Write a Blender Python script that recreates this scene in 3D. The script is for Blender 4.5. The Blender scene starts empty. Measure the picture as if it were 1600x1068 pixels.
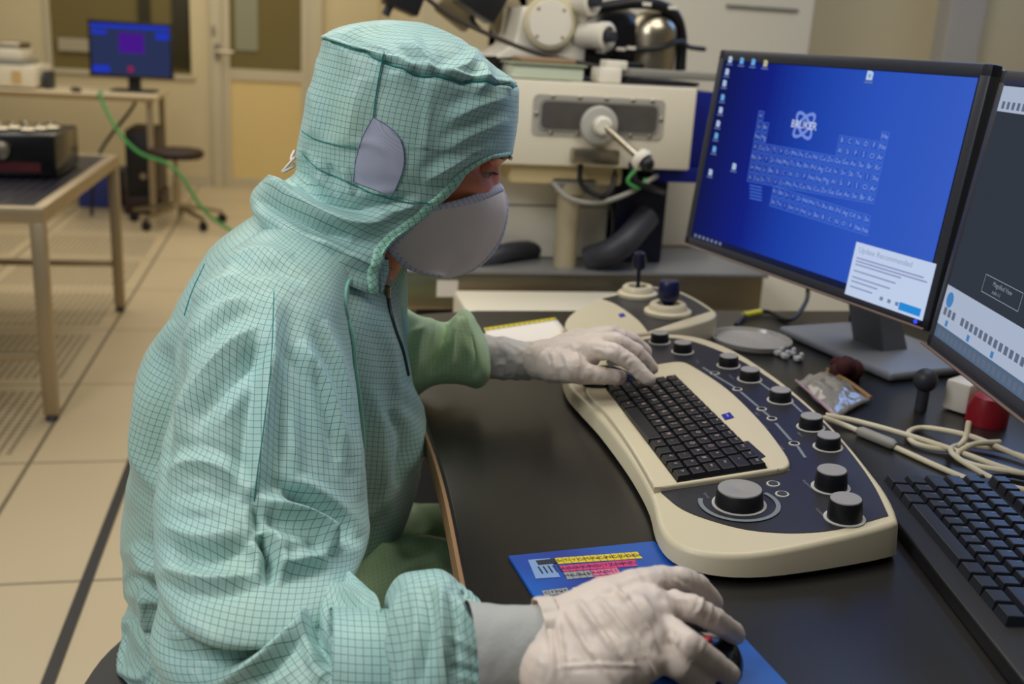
import bpy, bmesh, math, random
import numpy as np
from mathutils import Vector, Matrix
from mathutils.bvhtree import BVHTree
random.seed(4); RNG = np.random.default_rng(4)
C = bpy.context.scene.collection
sc = bpy.context.scene

# ---------------------------------------------------------------- camera
F, CX, CY, H = 1603.0, 800.0, 534.0, 1.17
CAM = np.array((0.0, 0.0, H))
RX = np.array((0.9785676, -0.19773194, 0.05751113))      # image right in world space
RD = np.array((-0.00136054, -0.28548279, -0.95838287))   # image down
RF = np.array((0.20592134, 0.93776418, -0.27963324))     # view direction
cam_d = bpy.data.cameras.new('camera'); cam = bpy.data.objects.new('camera', cam_d); C.objects.link(cam)
M = Matrix.Identity(4)
for i in range(3):
    M[i][0] = RX[i]; M[i][1] = -RD[i]; M[i][2] = -RF[i]
M[0][3], M[1][3], M[2][3] = 0, 0, H
cam.matrix_world = M
cam_d.sensor_width = 36; cam_d.lens = 36 * F / 1600; cam_d.clip_start = 0.02
cam_d.dof.use_dof = True; cam_d.dof.focus_distance = 0.98; cam_d.dof.aperture_fstop = 5.2
sc.camera = cam

# ---------------------------------------------------------------- world, lights, exposure
sc.view_settings.view_transform = 'Standard'; sc.view_settings.look = 'None'
sc.view_settings.gamma = 1; sc.view_settings.use_curve_mapping = False
sc.view_settings.exposure = -0.12
w = bpy.data.worlds.new('world'); sc.world = w; w.use_nodes = True
w.node_tree.nodes['Background'].inputs[0].default_value = (0.80, 0.78, 0.74, 1)
w.node_tree.nodes['Background'].inputs[1].default_value = 0.13
def area(name, loc, size, power, col, target=None, sy=None):
    l = bpy.data.lights.new(name, 'AREA'); l.energy = power; l.color = col; l.size = size
    if sy: l.shape = 'RECTANGLE'; l.size_y = sy
    o = bpy.data.objects.new(name, l); C.objects.link(o); o.location = loc
    if target:
        o.rotation_euler = (Vector(target) - Vector(loc)).to_track_quat('-Z', 'Y').to_euler()
    return o
area('ceiling_light_near', (-1.25, 0.45, 2.35), 1.0, 27, (.98, .98, .98), (0.0, 1.1, 0.85), 0.8)
area('ceiling_light_mid', (1.0, 1.5, 2.5), 1.1, 19, (1, .95, .86), (0.75, 2.1, 0.8), 1.0)
area('ceiling_light_far', (-0.9, 4.4, 2.6), 2.4, 54, (1, .93, .80), None, 2.6)
area('ceiling_light_back', (-0.6, 6.9, 2.5), 2.6, 26, (1, .92, .76), (-.6, 7.4, .8), 1.2)
area('ceiling_light_over', (-0.1, 1.35, 2.5), 0.7, 9, (1, .98, .94), (0.0, 1.15, 0.9), 0.5)
area('blue_fill_right', (2.55, 3.35, 2.45), 1.9, 31, (.22, .44, 1), (0.9, 0.9, 0.73), 1.3)  # added blue fill, no window modelled: tints the desk's right side like haze

# ---------------------------------------------------------------- pixel <-> room helpers (1600 x 1068 frame)
def ray(px, py):
    return RX * (px - CX) + RD * (py - CY) + RF * F
def at(px, py, y):          # point of the sight line at room depth y
    r = ray(px, py); return CAM + r * (y / r[1])
def atz(px, py, z):         # ... at height z
    r = ray(px, py); return CAM + r * ((z - H) / r[2])
def atx(px, py, x):
    r = ray(px, py); return CAM + r * (x / r[0])
def atplane(px, py, p0, nrm):
    r = ray(px, py); p0 = np.array(p0); nrm = np.array(nrm)
    return CAM + r * (((p0 - CAM) @ nrm) / (r @ nrm))
def project(P):
    d = np.asarray(P) - CAM; t = d @ RF
    return np.stack((CX + F * (d @ RX) / t, CY + F * (d @ RD) / t, t), -1)

# ---------------------------------------------------------------- materials
def lin(c):
    c = [x / 255 for x in c]
    return tuple(x / 12.92 if x <= .04045 else ((x + .055) / 1.055) ** 2.4 for x in c)
def mat(name, col, rough=.5, metal=0, spec=.5, coat=0, emit=0, trans=0, noise=0, nscale=40, bump=0, bscale=200, sheen=0, ior=1.45, alpha=1, coatr=.1):
    m = bpy.data.materials.new(name); m.use_nodes = True
    nt = m.node_tree; b = nt.nodes['Principled BSDF']; I = b.inputs
    c = lin(col) + (1,)
    I['Base Color'].default_value = c; I['Roughness'].default_value = rough; I['Metallic'].default_value = metal
    I['Specular IOR Level'].default_value = spec; I['Coat Weight'].default_value = coat; I['Coat Roughness'].default_value = coatr
    I['Transmission Weight'].default_value = trans; I['IOR'].default_value = ior; I['Sheen Weight'].default_value = sheen
    I['Alpha'].default_value = alpha
    if emit: I['Emission Color'].default_value = c; I['Emission Strength'].default_value = emit
    if noise or bump:
        tc = nt.nodes.new('ShaderNodeTexCoord')
        if noise:
            n = nt.nodes.new('ShaderNodeTexNoise'); n.inputs['Scale'].default_value = nscale; n.inputs['Detail'].default_value = 4
            nt.links.new(tc.outputs['Object'], n.inputs['Vector'])
            mx = nt.nodes.new('ShaderNodeMix'); mx.data_type = 'RGBA'
            nt.links.new(n.outputs['Fac'], mx.inputs[0])
            mx.inputs[6].default_value = tuple(x * (1 - noise) for x in c[:3]) + (1,)
            mx.inputs[7].default_value = tuple(min(1, x * (1 + noise)) for x in c[:3]) + (1,)
            nt.links.new(mx.outputs[2], I['Base Color'])
            if emit: nt.links.new(mx.outputs[2], I['Emission Color'])
        if bump:
            n2 = nt.nodes.new('ShaderNodeTexNoise'); n2.inputs['Scale'].default_value = bscale; n2.inputs['Detail'].default_value = 3
            nt.links.new(tc.outputs['Object'], n2.inputs['Vector'])
            bp = nt.nodes.new('ShaderNodeBump'); bp.inputs['Strength'].default_value = bump; bp.inputs['Distance'].default_value = .002
            nt.links.new(n2.outputs['Fac'], bp.inputs['Height']); nt.links.new(bp.outputs[0], I['Normal'])
    return m
def emis(name, col, s=1.0):
    m = bpy.data.materials.new(name); m.use_nodes = True; nt = m.node_tree; nt.nodes.clear()
    e = nt.nodes.new('ShaderNodeEmission'); e.inputs[0].default_value = lin(col) + (1,); e.inputs[1].default_value = s
    o = nt.nodes.new('ShaderNodeOutputMaterial'); nt.links.new(e.outputs[0], o.inputs[0]); return m
def grid_fabric(name, col, line, cell, width, rough=.5, sheen=.3, diag=False, linemix=.9, vary=.06, sub=0):
    m = mat(name, col, rough, sheen=sheen, spec=.4)
    nt = m.node_tree; b = nt.nodes['Principled BSDF']; N = nt.nodes.new; L = nt.links.new
    uv = N('ShaderNodeUVMap'); mp = N('ShaderNodeMapping')
    mp.inputs['Scale'].default_value = (1 / cell, 1 / cell, 1)
    if diag: mp.inputs['Rotation'].default_value = (0, 0, math.radians(45))
    L(uv.outputs[0], mp.inputs[0]); sp = N('ShaderNodeSeparateXYZ'); L(mp.outputs[0], sp.inputs[0])
    outs = []
    for k in (0, 1):
        fr = N('ShaderNodeMath'); fr.operation = 'FRACT'; L(sp.outputs[k], fr.inputs[0])
        lt = N('ShaderNodeMath'); lt.operation = 'LESS_THAN'; L(fr.outputs[0], lt.inputs[0]); lt.inputs[1].default_value = width
        outs.append(lt)
    mxm = N('ShaderNodeMath'); mxm.operation = 'MAXIMUM'; L(outs[0].outputs[0], mxm.inputs[0]); L(outs[1].outputs[0], mxm.inputs[1])
    sc_ = N('ShaderNodeMath'); sc_.operation = 'MULTIPLY'; L(mxm.outputs[0], sc_.inputs[0]); sc_.inputs[1].default_value = linemix
    tc = N('ShaderNodeTexCoord'); no = N('ShaderNodeTexNoise'); no.inputs['Scale'].default_value = 9; L(tc.outputs['Object'], no.inputs['Vector'])
    mv = N('ShaderNodeMix'); mv.data_type = 'RGBA'; L(no.outputs['Fac'], mv.inputs[0]); c = lin(col)
    mv.inputs[6].default_value = (c[0] * (1 - vary), c[1], c[2] * (1 + vary), 1); mv.inputs[7].default_value = (c[0] * (1 + vary), c[1], c[2] * (1 - vary), 1)
    mx = N('ShaderNodeMix'); mx.data_type = 'RGBA'; L(sc_.outputs[0], mx.inputs[0]); L(mv.outputs[2], mx.inputs[6]); mx.inputs[7].default_value = lin(line) + (1,)
    L(mx.outputs[2], b.inputs['Base Color'])
    b.inputs['Sheen Tint'].default_value = (.7, .9, 1, 1); b.inputs['Sheen Roughness'].default_value = .4
    # fine weave
    wv = N('ShaderNodeTexNoise'); wv.inputs['Scale'].default_value = 60; wv.inputs['Detail'].default_value = 5; L(tc.outputs['Object'], wv.inputs['Vector'])
    bp = N('ShaderNodeBump'); bp.inputs['Strength'].default_value = .18; bp.inputs['Distance'].default_value = .003; L(wv.outputs['Fac'], bp.inputs['Height']); L(bp.outputs[0], b.inputs['Normal'])
    return m

# ---------------------------------------------------------------- mesh helpers
def tag(o, label=None, cat=None, group=None, kind=None):
    if label: o['label'] = label
    if cat: o['category'] = cat
    if group: o['group'] = group
    if kind: o['kind'] = kind
    return o
WL = {}
def wloc(p):
    return WL.get(p.name, Vector((0, 0, 0))) if p else Vector((0, 0, 0))
def thing(name, label, cat, loc, group=None):
    o = bpy.data.objects.new(name, None); C.objects.link(o); o.location = [float(v) for v in loc]; o.empty_display_size = .05
    WL[o.name] = Vector(o.location); return tag(o, label, cat, group)
def link(name, me, mats, parent=None, origin=None, smooth=True):
    """mesh data in world coordinates -> object below its parent"""
    for m in (mats if isinstance(mats, (list, tuple)) else [mats]): me.materials.append(m)
    me.name = name
    o = bpy.data.objects.new(name, me); C.objects.link(o)
    pl = wloc(parent)
    if origin is None: origin = pl
    origin = Vector([float(v) for v in origin])
    me.transform(Matrix.Translation(-origin))
    if parent: o.parent = parent
    o.location = origin - pl
    WL[o.name] = origin
    if smooth and smooth is not True:
        me.polygons.foreach_set('use_smooth', [True] * len(me.polygons))
        me.set_sharp_from_angle(angle=math.radians(smooth))
    elif smooth:
        me.polygons.foreach_set('use_smooth', [True] * len(me.polygons))
    return o
class B:
    """collects shapes of one part"""
    def __init__(s): s.bm = bmesh.new(); s.mi = 0
    def _new(s, fs):
        for f in fs: f.material_index = s.mi
    def box(s, c, size, bev=0, rot=None, seg=2):
        bm = bmesh.new(); bmesh.ops.create_cube(bm, size=1)
        bmesh.ops.scale(bm, vec=size, verts=bm.verts)
        if bev: bmesh.ops.bevel(bm, geom=bm.edges[:], offset=bev, segments=seg, profile=.5, affect='EDGES')
        if rot is not None: bmesh.ops.transform(bm, matrix=rot.to_4x4(), verts=bm.verts)
        bmesh.ops.translate(bm, vec=[float(v) for v in c], verts=bm.verts)
        return s.merge(bm)
    def bx(s, x0, x1, y0, y1, z0, z1, bev=0, seg=2):
        return s.box(((x0 + x1) / 2, (y0 + y1) / 2, (z0 + z1) / 2), (abs(x1 - x0), abs(y1 - y0), abs(z1 - z0)), bev, None, seg)
    def merge(s, bm):
        me = bpy.data.meshes.new('t'); bm.to_mesh(me); bm.free(); n0 = len(s.bm.faces); s.bm.from_mesh(me); bpy.data.meshes.remove(me)
        s.bm.faces.ensure_lookup_table(); s._new(s.bm.faces[n0:]); return s
    def raw(s, V, Fc):
        vs = [s.bm.verts.new([float(x) for x in v]) for v in V]
        fs = []
        for f in Fc:
            try: fs.append(s.bm.faces.new([vs[i] for i in f]))
            except ValueError: pass
        s._new(fs); return s
    def lathe(s, prof, c, axis=(0, 0, 1), n=32, cap=True):
        """prof: list of (r, h) along axis"""
        ax = Vector([float(v) for v in axis]).normalized(); q = Vector((0, 0, 1)).rotation_difference(ax)
        V = []; Fc = []; c = Vector([float(v) for v in c])
        for r, h in prof:
            for k in range(n):
                a = 2 * math.pi * k / n; V.append(c + q @ Vector((r * math.cos(a), r * math.sin(a), h)))
        for j in range(len(prof) - 1):
            for k in range(n):
                a, b = j * n + k, j * n + (k + 1) % n; Fc.append((a, b, b + n, a + n))
        if cap:
            Fc.append(tuple(range(n))[::-1]); Fc.append(tuple((len(prof) - 1) * n + k for k in range(n)))
        return s.raw(V, Fc)
    def tube(s, pts, r, n=8, smooth=True, sub=6):
        P = catmull(pts, sub) if smooth and len(pts) > 2 else np.array([list(p) for p in pts], float)
        R = r if hasattr(r, '__len__') else [r] * len(P)
        if hasattr(r, '__len__') and len(r) != len(P): R = np.interp(np.linspace(0, 1, len(P)), np.linspace(0, 1, len(r)), r)
        V = []; Fc = []; up = None
        for i, p in enumerate(P):
            d = P[min(i + 1, len(P) - 1)] - P[max(i - 1, 0)]; d = Vector(d).normalized()
            if up is None:
                up = Vector((0, 0, 1)) if abs(d.z) < .9 else Vector((1, 0, 0))
            a = d.cross(up).normalized(); b = a.cross(d).normalized(); up = b
            for k in range(n):
                t = 2 * math.pi * k / n; V.append(Vector(p) + (a * math.cos(t) + b * math.sin(t)) * float(R[i]))
        for i in range(len(P) - 1):
            for k in range(n):
                x, y = i * n + k, i * n + (k + 1) % n; Fc.append((x, x + n, y + n, y))
        Fc.append(tuple(range(n))); Fc.append(tuple((len(P) - 1) * n + k for k in range(n))[::-1])
        return s.raw(V, Fc)
    def prism(s, top, bottom, bev=0):
        """two polygons with matching vertices"""
        n = len(top); V = list(top) + list(bottom)
        Fc = [tuple(range(n)), tuple(range(2 * n - 1, n - 1, -1))] + [(i, i + n, (i + 1) % n + n, (i + 1) % n) for i in range(n)]
        bm = bmesh.new(); vs = [bm.verts.new([float(x) for x in v]) for v in V]
        for f in Fc: bm.faces.new([vs[i] for i in f])
        bmesh.ops.recalc_face_normals(bm, faces=bm.faces)
        if bev:
            bm.edges.ensure_lookup_table(); tv = set(vs[:n])
            ed = [e for e in bm.edges if e.verts[0] in tv and e.verts[1] in tv]
            bmesh.ops.bevel(bm, geom=ed, offset=bev, segments=4, profile=.5, affect='EDGES')
        return s.merge(bm)
    def sphere(s, c, r, seg=20, scale=(1, 1, 1), rot=None):
        bm = bmesh.new(); bmesh.ops.create_uvsphere(bm, u_segments=seg, v_segments=seg // 2 + 2, radius=1)
        bmesh.ops.scale(bm, vec=[r * k for k in scale], verts=bm.verts)
        if rot is not None: bmesh.ops.transform(bm, matrix=rot.to_4x4(), verts=bm.verts)
        bmesh.ops.translate(bm, vec=[float(v) for v in c], verts=bm.verts); return s.merge(bm)
    def quad(s, a, b, c, d): return s.raw([a, b, c, d], [(0, 1, 2, 3)])
    def text(s, txt, o, u, v, size, off=0.0003):
        """flat letters in the plane spanned by u, v"""
        o = np.array(o, float); u = np.array(u, float); u /= np.linalg.norm(u); v = np.array(v, float); v /= np.linalg.norm(v); nn = np.cross(u, v)
        V, Fc = glyphs(txt)
        return s.raw([o + u * x * size + v * y * size + nn * off for x, y in V], Fc)
    def done(s, name, mats, parent=None, smooth=35, origin=None, recalc=True):
        if recalc: bmesh.ops.recalc_face_normals(s.bm, faces=s.bm.faces)
        me = bpy.data.meshes.new(name); s.bm.to_mesh(me); s.bm.free()
        return link(name, me, mats, parent, origin, smooth)
_gl = {}
def glyphs(txt):
    if txt not in _gl:
        cu = bpy.data.curves.new('t', 'FONT'); cu.body = txt; cu.size = 1; cu.align_x = 'CENTER'; cu.align_y = 'CENTER'; cu.resolution_u = 2
        ob = bpy.data.objects.new('t', cu); C.objects.link(ob)
        me = bpy.data.meshes.new_from_object(ob.evaluated_get(bpy.context.evaluated_depsgraph_get()))
        _gl[txt] = ([(v.co.x, v.co.y) for v in me.vertices], [tuple(p.vertices) for p in me.polygons])
        bpy.data.objects.remove(ob); bpy.data.curves.remove(cu); bpy.data.meshes.remove(me)
    return _gl[txt]
def catmull(pts, sub):
    P = np.array([list(map(float, p)) for p in pts]); P = np.vstack([2 * P[0] - P[1], P, 2 * P[-1] - P[-2]])
    out = []
    for i in range(1, len(P) - 2):
        for k in range(sub):
            t = k / sub; a, b, c, d = P[i - 1], P[i], P[i + 1], P[i + 2]
            out.append(.5 * ((2 * b) + (-a + c) * t + (2 * a - 5 * b + 4 * c - d) * t * t + (-a + 3 * b - 3 * c + d) * t ** 3))
    out.append(P[-2]); return np.array(out)
def resample(vals, m):
    """rows of numbers -> m rows by Catmull-Rom"""
    P = catmull(vals, 24); idx = np.linspace(0, len(P) - 1, m)
    i0 = np.floor(idx).astype(int); i1 = np.minimum(i0 + 1, len(P) - 1); f = (idx - i0)[:, None]
    return P[i0] * (1 - f) + P[i1] * f
def copy_thing(root, loc, label=None, group=None):
    r = root.copy(); C.objects.link(r); r.location = loc
    if label: r['label'] = label
    if group: r['group'] = group
    for ch in [o for o in C.objects if o.parent == root]:
        c = ch.copy(); C.objects.link(c); c.parent = r
        for g in [o for o in C.objects if o.parent == ch]:
            d = g.copy(); C.objects.link(d); d.parent = c
    return r

# ---------------------------------------------------------------- value noise
def _h(i, j, k):
    n = (i * 374761393 + j * 668265263 + k * 2147483647 * 3 + 1274126177) & 0xFFFFFFFF
    n = ((n ^ (n >> 13)) * 1274126177) & 0xFFFFFFFF
    return ((n ^ (n >> 16)) & 0xFFFF) / 65535.0 * 2 - 1
def vnoise(P):
    P = np.asarray(P, float); i = np.floor(P).astype(np.int64); f = P - i; f = f * f * (3 - 2 * f); r = 0
    for a in (0, 1):
        for b in (0, 1):
            for c in (0, 1):
                wgt = (f[..., 0] if a else 1 - f[..., 0]) * (f[..., 1] if b else 1 - f[..., 1]) * (f[..., 2] if c else 1 - f[..., 2])
                r = r + wgt * _h(i[..., 0] + a, i[..., 1] + b, i[..., 2] + c)
    return r
def fbm(P, o=3):
    r = 0; a = 1
    for k in range(o): r = r + a * vnoise(np.asarray(P) * 2 ** k + 17.3 * k); a *= .5
    return r

# ---------------------------------------------------------------- cloth lofts
class Loft:
    """surface through rings (Ax, Ay, Bx, By, Y, half_depth[, exponent][, open]) - A and B are the two outline points of
    the ring in the frame at room depth Y; the ring spans half_depth towards and away from the viewer"""
    def __init__(s, rings, m=160, n=140, border=None):
        rows = []
        for r in rings:
            r = list(r) + [1.0] * (7 - len(r)) + [0.0] * (8 - max(7, len(r)))
            A = at(r[0], r[1], r[4]); Bp = at(r[2], r[3], r[4]); c = (A + Bp) / 2; a = (Bp - A) / 2
            rows.append(list(c) + list(a) + [r[5], r[6], r[7]])
        R = resample(rows, m); s.m, s.n = m, n
        c = R[:, 0:3]; a = R[:, 3:6]; w_ = R[:, 6]; ex = R[:, 7]; op = np.clip(R[:, 8], 0, 10)
        u = np.linspace(0, 1, n)
        if border:                                       # face opening: trim every ring where it crosses the border line
            bd = np.array(border, float); g = np.linspace(0, 2.2, 160); new = np.zeros(m)
            for i in range(m):
                cc_ = np.sign(np.cos(g)) * np.abs(np.cos(g)) ** ex[i]; ss_ = np.abs(np.sin(g)) ** ex[i]
                P_ = project(c[i] + a[i] * cc_[:, None] - np.array((0, 1, 0)) * (w_[i] * ss_)[:, None])
                below = P_[:, 1] > np.interp(P_[:, 0], bd[::-1, 0], bd[::-1, 1])
                k = np.where(~below)[0]; new[i] = g[k[0]] if len(k) and below[0] else (0 if not below[0] else g[-1])
            for _ in range(3): new[1:-1] = (new[:-2] + 2 * new[1:-1] + new[2:]) / 4
            op = new; s.op = op
        # theta measured from the viewer side (-Y); 0 = front B
        th = np.zeros((m, n))
        for i in range(m):
            g = op[i]                                    # opening half-angle around B
            th[i] = g + (2 * math.pi - 2 * g) * u        # B -> near -> A -> far -> B
        ct, st = np.cos(th), np.sin(th)
        e = ex[:, None]
        cc = np.sign(ct) * np.abs(ct) ** e; ss = np.sign(st) * np.abs(st) ** e
        s.P = c[:, None, :] + a[:, None, :] * cc[..., None] - np.array((0, 1, 0)) * (w_[:, None] * ss)[..., None]
        s.th = th
    def uvs(s):
        P = s.P; du = np.linalg.norm(np.diff(P, axis=1), axis=2); dv = np.linalg.norm(np.diff(P, axis=0), axis=2)
        U = np.concatenate([np.zeros((s.m, 1)), np.cumsum(du, 1)], 1); k = s.n // 4; k = s.n // 2 if s.op is not None else k; U = U - U[:, k:k + 1]
        V = np.concatenate([np.zeros((1, s.n)), np.cumsum(dv, 0)], 0)
        Vm = (V[:, :s.n // 2] if s.op is None else V[:, s.n // 4:s.n // 2]).mean(1)[:, None]; V = .35 * V + .65 * Vm if s.op is None else Vm + 0 * V
        s.UV = np.stack([U, V], -1)
    def normals(s):
        P = s.P; du = np.gradient(P, axis=1); dv = np.gradient(P, axis=0)
        if s.closed_loop: 
            du[:, 0] = du[:, -1] = (P[:, 1] - P[:, -2]) / 2
        N = np.cross(du, dv); L = np.linalg.norm(N, axis=2, keepdims=True); N = N / np.maximum(L, 1e-9)
        # outward
        cen = P.mean(axis=1, keepdims=True); sg = np.sign(((P - cen) * N).sum(2).mean()); return N * sg
    closed_loop = True; op = None
    def displace(s, D): s.P = s.P + s.normals() * D[..., None]
    def ends(s): return s.P[:, -1] - s.P[:, 0]
def stroke_field(P, strokes):
    """ridges and valleys along drawn folds. stroke = (points, amplitude, width[, sharp])"""
    sh = P.shape[:-1]; Q = P.reshape(-1, 3); pr = project(Q); D = np.zeros(len(Q))
    for st in strokes:
        pts, amp, wd = st[0], st[1], st[2]; dmax = st[3] if len(st) > 3 else 1e9
        L = catmull(pts, 8); L2 = L[:, :2]
        best = np.full(len(Q), 1e9); tt = np.zeros(len(Q)); n = len(L2) - 1
        for i in range(n):
            a, b = L2[i], L2[i + 1]; ab = b - a; t = np.clip(((pr[:, :2] - a) @ ab) / (ab @ ab + 1e-9), 0, 1)
            d = np.linalg.norm(pr[:, :2] - (a + t[:, None] * ab), axis=1); k = d < best; best[k] = d[k]; tt[k] = (i + t[k]) / n
        taper = np.clip(np.minimum(tt, 1 - tt) * 4, 0, 1) ** .7
        g = np.exp(-(best / wd) ** 1.35) - .42 * np.exp(-((best - 1.9 * wd) / wd) ** 2)
        D += amp * g * taper * (pr[:, 2] < dmax)
    return D.reshape(sh)
def mesh_from_grids(grids, name='m'):
    """grids: list of (P[m,n,3], UV[m,n,2]) -> mesh with uv"""
    V = []; Fc = []; UVs = []; o = 0
    for P, UV in grids:
        m, n = P.shape[:2]; V.append(P.reshape(-1, 3)); UVs.append(UV.reshape(-1, 2))
        i = np.arange(m - 1)[:, None] * n + np.arange(n - 1)[None, :]
        f = np.stack([i, i + 1, i + n + 1, i + n], -1).reshape(-1, 4) + o; Fc.append(f); o += m * n
    V = np.concatenate(V); Fc = np.concatenate(Fc); UVs = np.concatenate(UVs)
    me = bpy.data.meshes.new(name); me.vertices.add(len(V)); me.vertices.foreach_set('co', V.astype(np.float32).ravel())
    me.loops.add(Fc.size); me.loops.foreach_set('vertex_index', Fc.ravel().astype(np.int32))
    me.polygons.add(len(Fc)); me.polygons.foreach_set('loop_start', (np.arange(len(Fc)) * 4).astype(np.int32)); me.polygons.foreach_set('loop_total', np.full(len(Fc), 4, np.int32))
    me.update(calc_edges=True)
    uvl = me.uv_layers.new(name='UVMap'); uvl.data.foreach_set('uv', UVs[Fc.ravel()].astype(np.float32).ravel())
    me.validate(); return me
def mesh_np(o_or_me):
    me = o_or_me; V = np.empty(len(me.vertices) * 3, np.float32); me.vertices.foreach_get('co', V); V = V.reshape(-1, 3)
    return V
def bvh_of(me, off=(0, 0, 0)):
    V = mesh_np(me) + np.array(off); return BVHTree.FromPolygons([tuple(map(float, v)) for v in V], [tuple(p.vertices) for p in me.polygons])
def hit(bvh, px, py, lift=0.0):
    r = Vector([float(x) for x in ray(px, py)]).normalized(); h = bvh.ray_cast(Vector((0, 0, H)), r)
    if h[0] is None: return None
    return np.array(h[0] - r * lift)
# ================================================================ THE ROOM
M_wall = mat('wall_paint', (208, 194, 158), .75, noise=.03, nscale=3)
M_wallpanel = mat('wall_panel', (208, 184, 128), .6)
M_frame = mat('door_frame_paint', (196, 186, 160), .45)
M_beige = mat('beige_panel', (218, 212, 196), .6, noise=.02, nscale=2)
M_olive = mat('tinted_window', (118, 106, 66), .12, spec=.6)
M_olive_dark = mat('tinted_window_dark', (58, 54, 36), .2)
M_steel = mat('stainless_steel', (172, 162, 142), .28, metal=1, bump=.05)
M_steel_dull = mat('dull_steel_tube', (176, 160, 132), .42, metal=.75)
M_black = mat('black_plastic', (22, 22, 26), .45)
M_black_gloss = mat('black_gloss', (14, 15, 20), .22)
M_darkgrey = mat('dark_grey_plastic', (48, 50, 58), .5)
M_cream = mat('cream_plastic', (226, 218, 198), .42, noise=.02, nscale=6)
M_white = mat('white_plastic', (226, 220, 206), .4)
M_whitepaint = mat('white_lacquer', (228, 222, 206), .38)
M_blue = mat('blue_lacquer', (20, 34, 136), .35)
M_navy = mat('navy_plastic', (14, 18, 44), .35)
M_green_cable = mat('green_cable', (70, 150, 80), .5)
M_grey = mat('grey_metal_paint', (142, 140, 132), .45)
M_paper = mat('paper', (226, 218, 206), .8)
M_seat = mat('dark_vinyl', (46, 30, 26), .5)

def floor_mat():
    m = mat('raised_floor_tiles', (206, 186, 150), .38, spec=.4)
    nt = m.node_tree; N = nt.nodes.new; L = nt.links.new; b = nt.nodes['Principled BSDF']
    tc = N('ShaderNodeTexCoord'); sp = N('ShaderNodeSeparateXYZ'); L(tc.outputs['Object'], sp.inputs[0])
    def M_(op, a, b_=None, c=None):
        n = N('ShaderNodeMath'); n.operation = op
        for i, x in enumerate((a, b_, c)):
            if x is None: continue
            if isinstance(x, (int, float)): n.inputs[i].default_value = x
            else: L(x, n.inputs[i])
        return n.outputs[0]
    S = .66
    fx = M_('FRACT', M_('DIVIDE', M_('ADD', sp.outputs[0], .71 + 6.6), S)); fy = M_('FRACT', M_('DIVIDE', M_('ADD', sp.outputs[1], -2.119 + 6.6), S))
    def near_edge(f, w_): return M_('LESS_THAN', M_('MINIMUM', f, M_('SUBTRACT', 1, f)), w_)
    joint = M_('MAXIMUM', near_edge(fx, .009), near_edge(fy, .006))
    # perforated tiles beyond x < -0.71
    perf_zone = M_('LESS_THAN', sp.outputs[0], -.71)
    inner = M_('MULTIPLY', M_('MULTIPLY', M_('GREATER_THAN', fx, .09), M_('LESS_THAN', fx, .91)), M_('MULTIPLY', M_('GREATER_THAN', fy, .1), M_('LESS_THAN', fy, .9)))
    hx = M_('SUBTRACT', M_('FRACT', M_('MULTIPLY', fx, 24)), .5); hy = M_('SUBTRACT', M_('FRACT', M_('MULTIPLY', fy, 24)), .5)
    r2 = M_('ADD', M_('MULTIPLY', hx, hx), M_('MULTIPLY', hy, hy)); hole = M_('MULTIPLY', M_('LESS_THAN', r2, .1), M_('MULTIPLY', inner, perf_zone))
    no = N('ShaderNodeTexNoise'); no.inputs['Scale'].default_value = 1.2; L(tc.outputs['Object'], no.inputs['Vector'])
    n2 = N('ShaderNodeTexNoise'); n2.inputs['Scale'].default_value = 180; L(tc.outputs['Object'], n2.inputs['Vector'])
    cr = N('ShaderNodeMix'); cr.data_type = 'RGBA'; L(no.outputs['Fac'], cr.inputs[0]); cr.inputs[6].default_value = lin((196, 178, 144)) + (1,); cr.inputs[7].default_value = lin((212, 196, 164)) + (1,)
    c2 = N('ShaderNodeMix'); c2.data_type = 'RGBA'; L(M_('MULTIPLY', n2.outputs['Fac'], .2), c2.inputs[0]); L(cr.outputs[2], c2.inputs[6]); c2.inputs[7].default_value = lin((150, 130, 96)) + (1,)
    cj = N('ShaderNodeMix'); cj.data_type = 'RGBA'; L(M_('MULTIPLY', joint, .75), cj.inputs[0]); L(c2.outputs[2], cj.inputs[6]); cj.inputs[7].default_value = lin((70, 62, 50)) + (1,)
    ch = N('ShaderNodeMix'); ch.data_type = 'RGBA'; L(M_('MULTIPLY', hole, .8), ch.inputs[0]); L(cj.outputs[2], ch.inputs[6]); ch.inputs[7].default_value = lin((64, 56, 44)) + (1,)
    L(ch.outputs[2], b.inputs['Base Color']); return m
tag(B().bx(-4.6, 3.6, -.6, 8.6, -.06, 0).done('floor', floor_mat(), smooth=False), kind='structure')
tag(B().bx(-.456, -.432, .4, 2.95, 0, .004).done('trim_1', M_black, smooth=False), kind='structure')   # black cable strip on the floor

YB = 8.05
g = B()
g.bx(-4.6, -1.695, YB, YB + .12, 0, 3.0)                     # wall left of the window
g.bx(-1.695, -.745, YB, YB + .12, 0, .80); g.bx(-1.695, -.745, YB, YB + .12, 2.1, 3.0)
g.bx(-.745, -.60, YB, YB + .12, 0, 3.0); g.bx(.19, .75, YB, YB + .12, 0, 3.0); g.bx(-.60, .19, YB, YB + .12, 2.15, 3.0)
tag(g.done('wall_back', M_wall, smooth=False), kind='structure')
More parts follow.
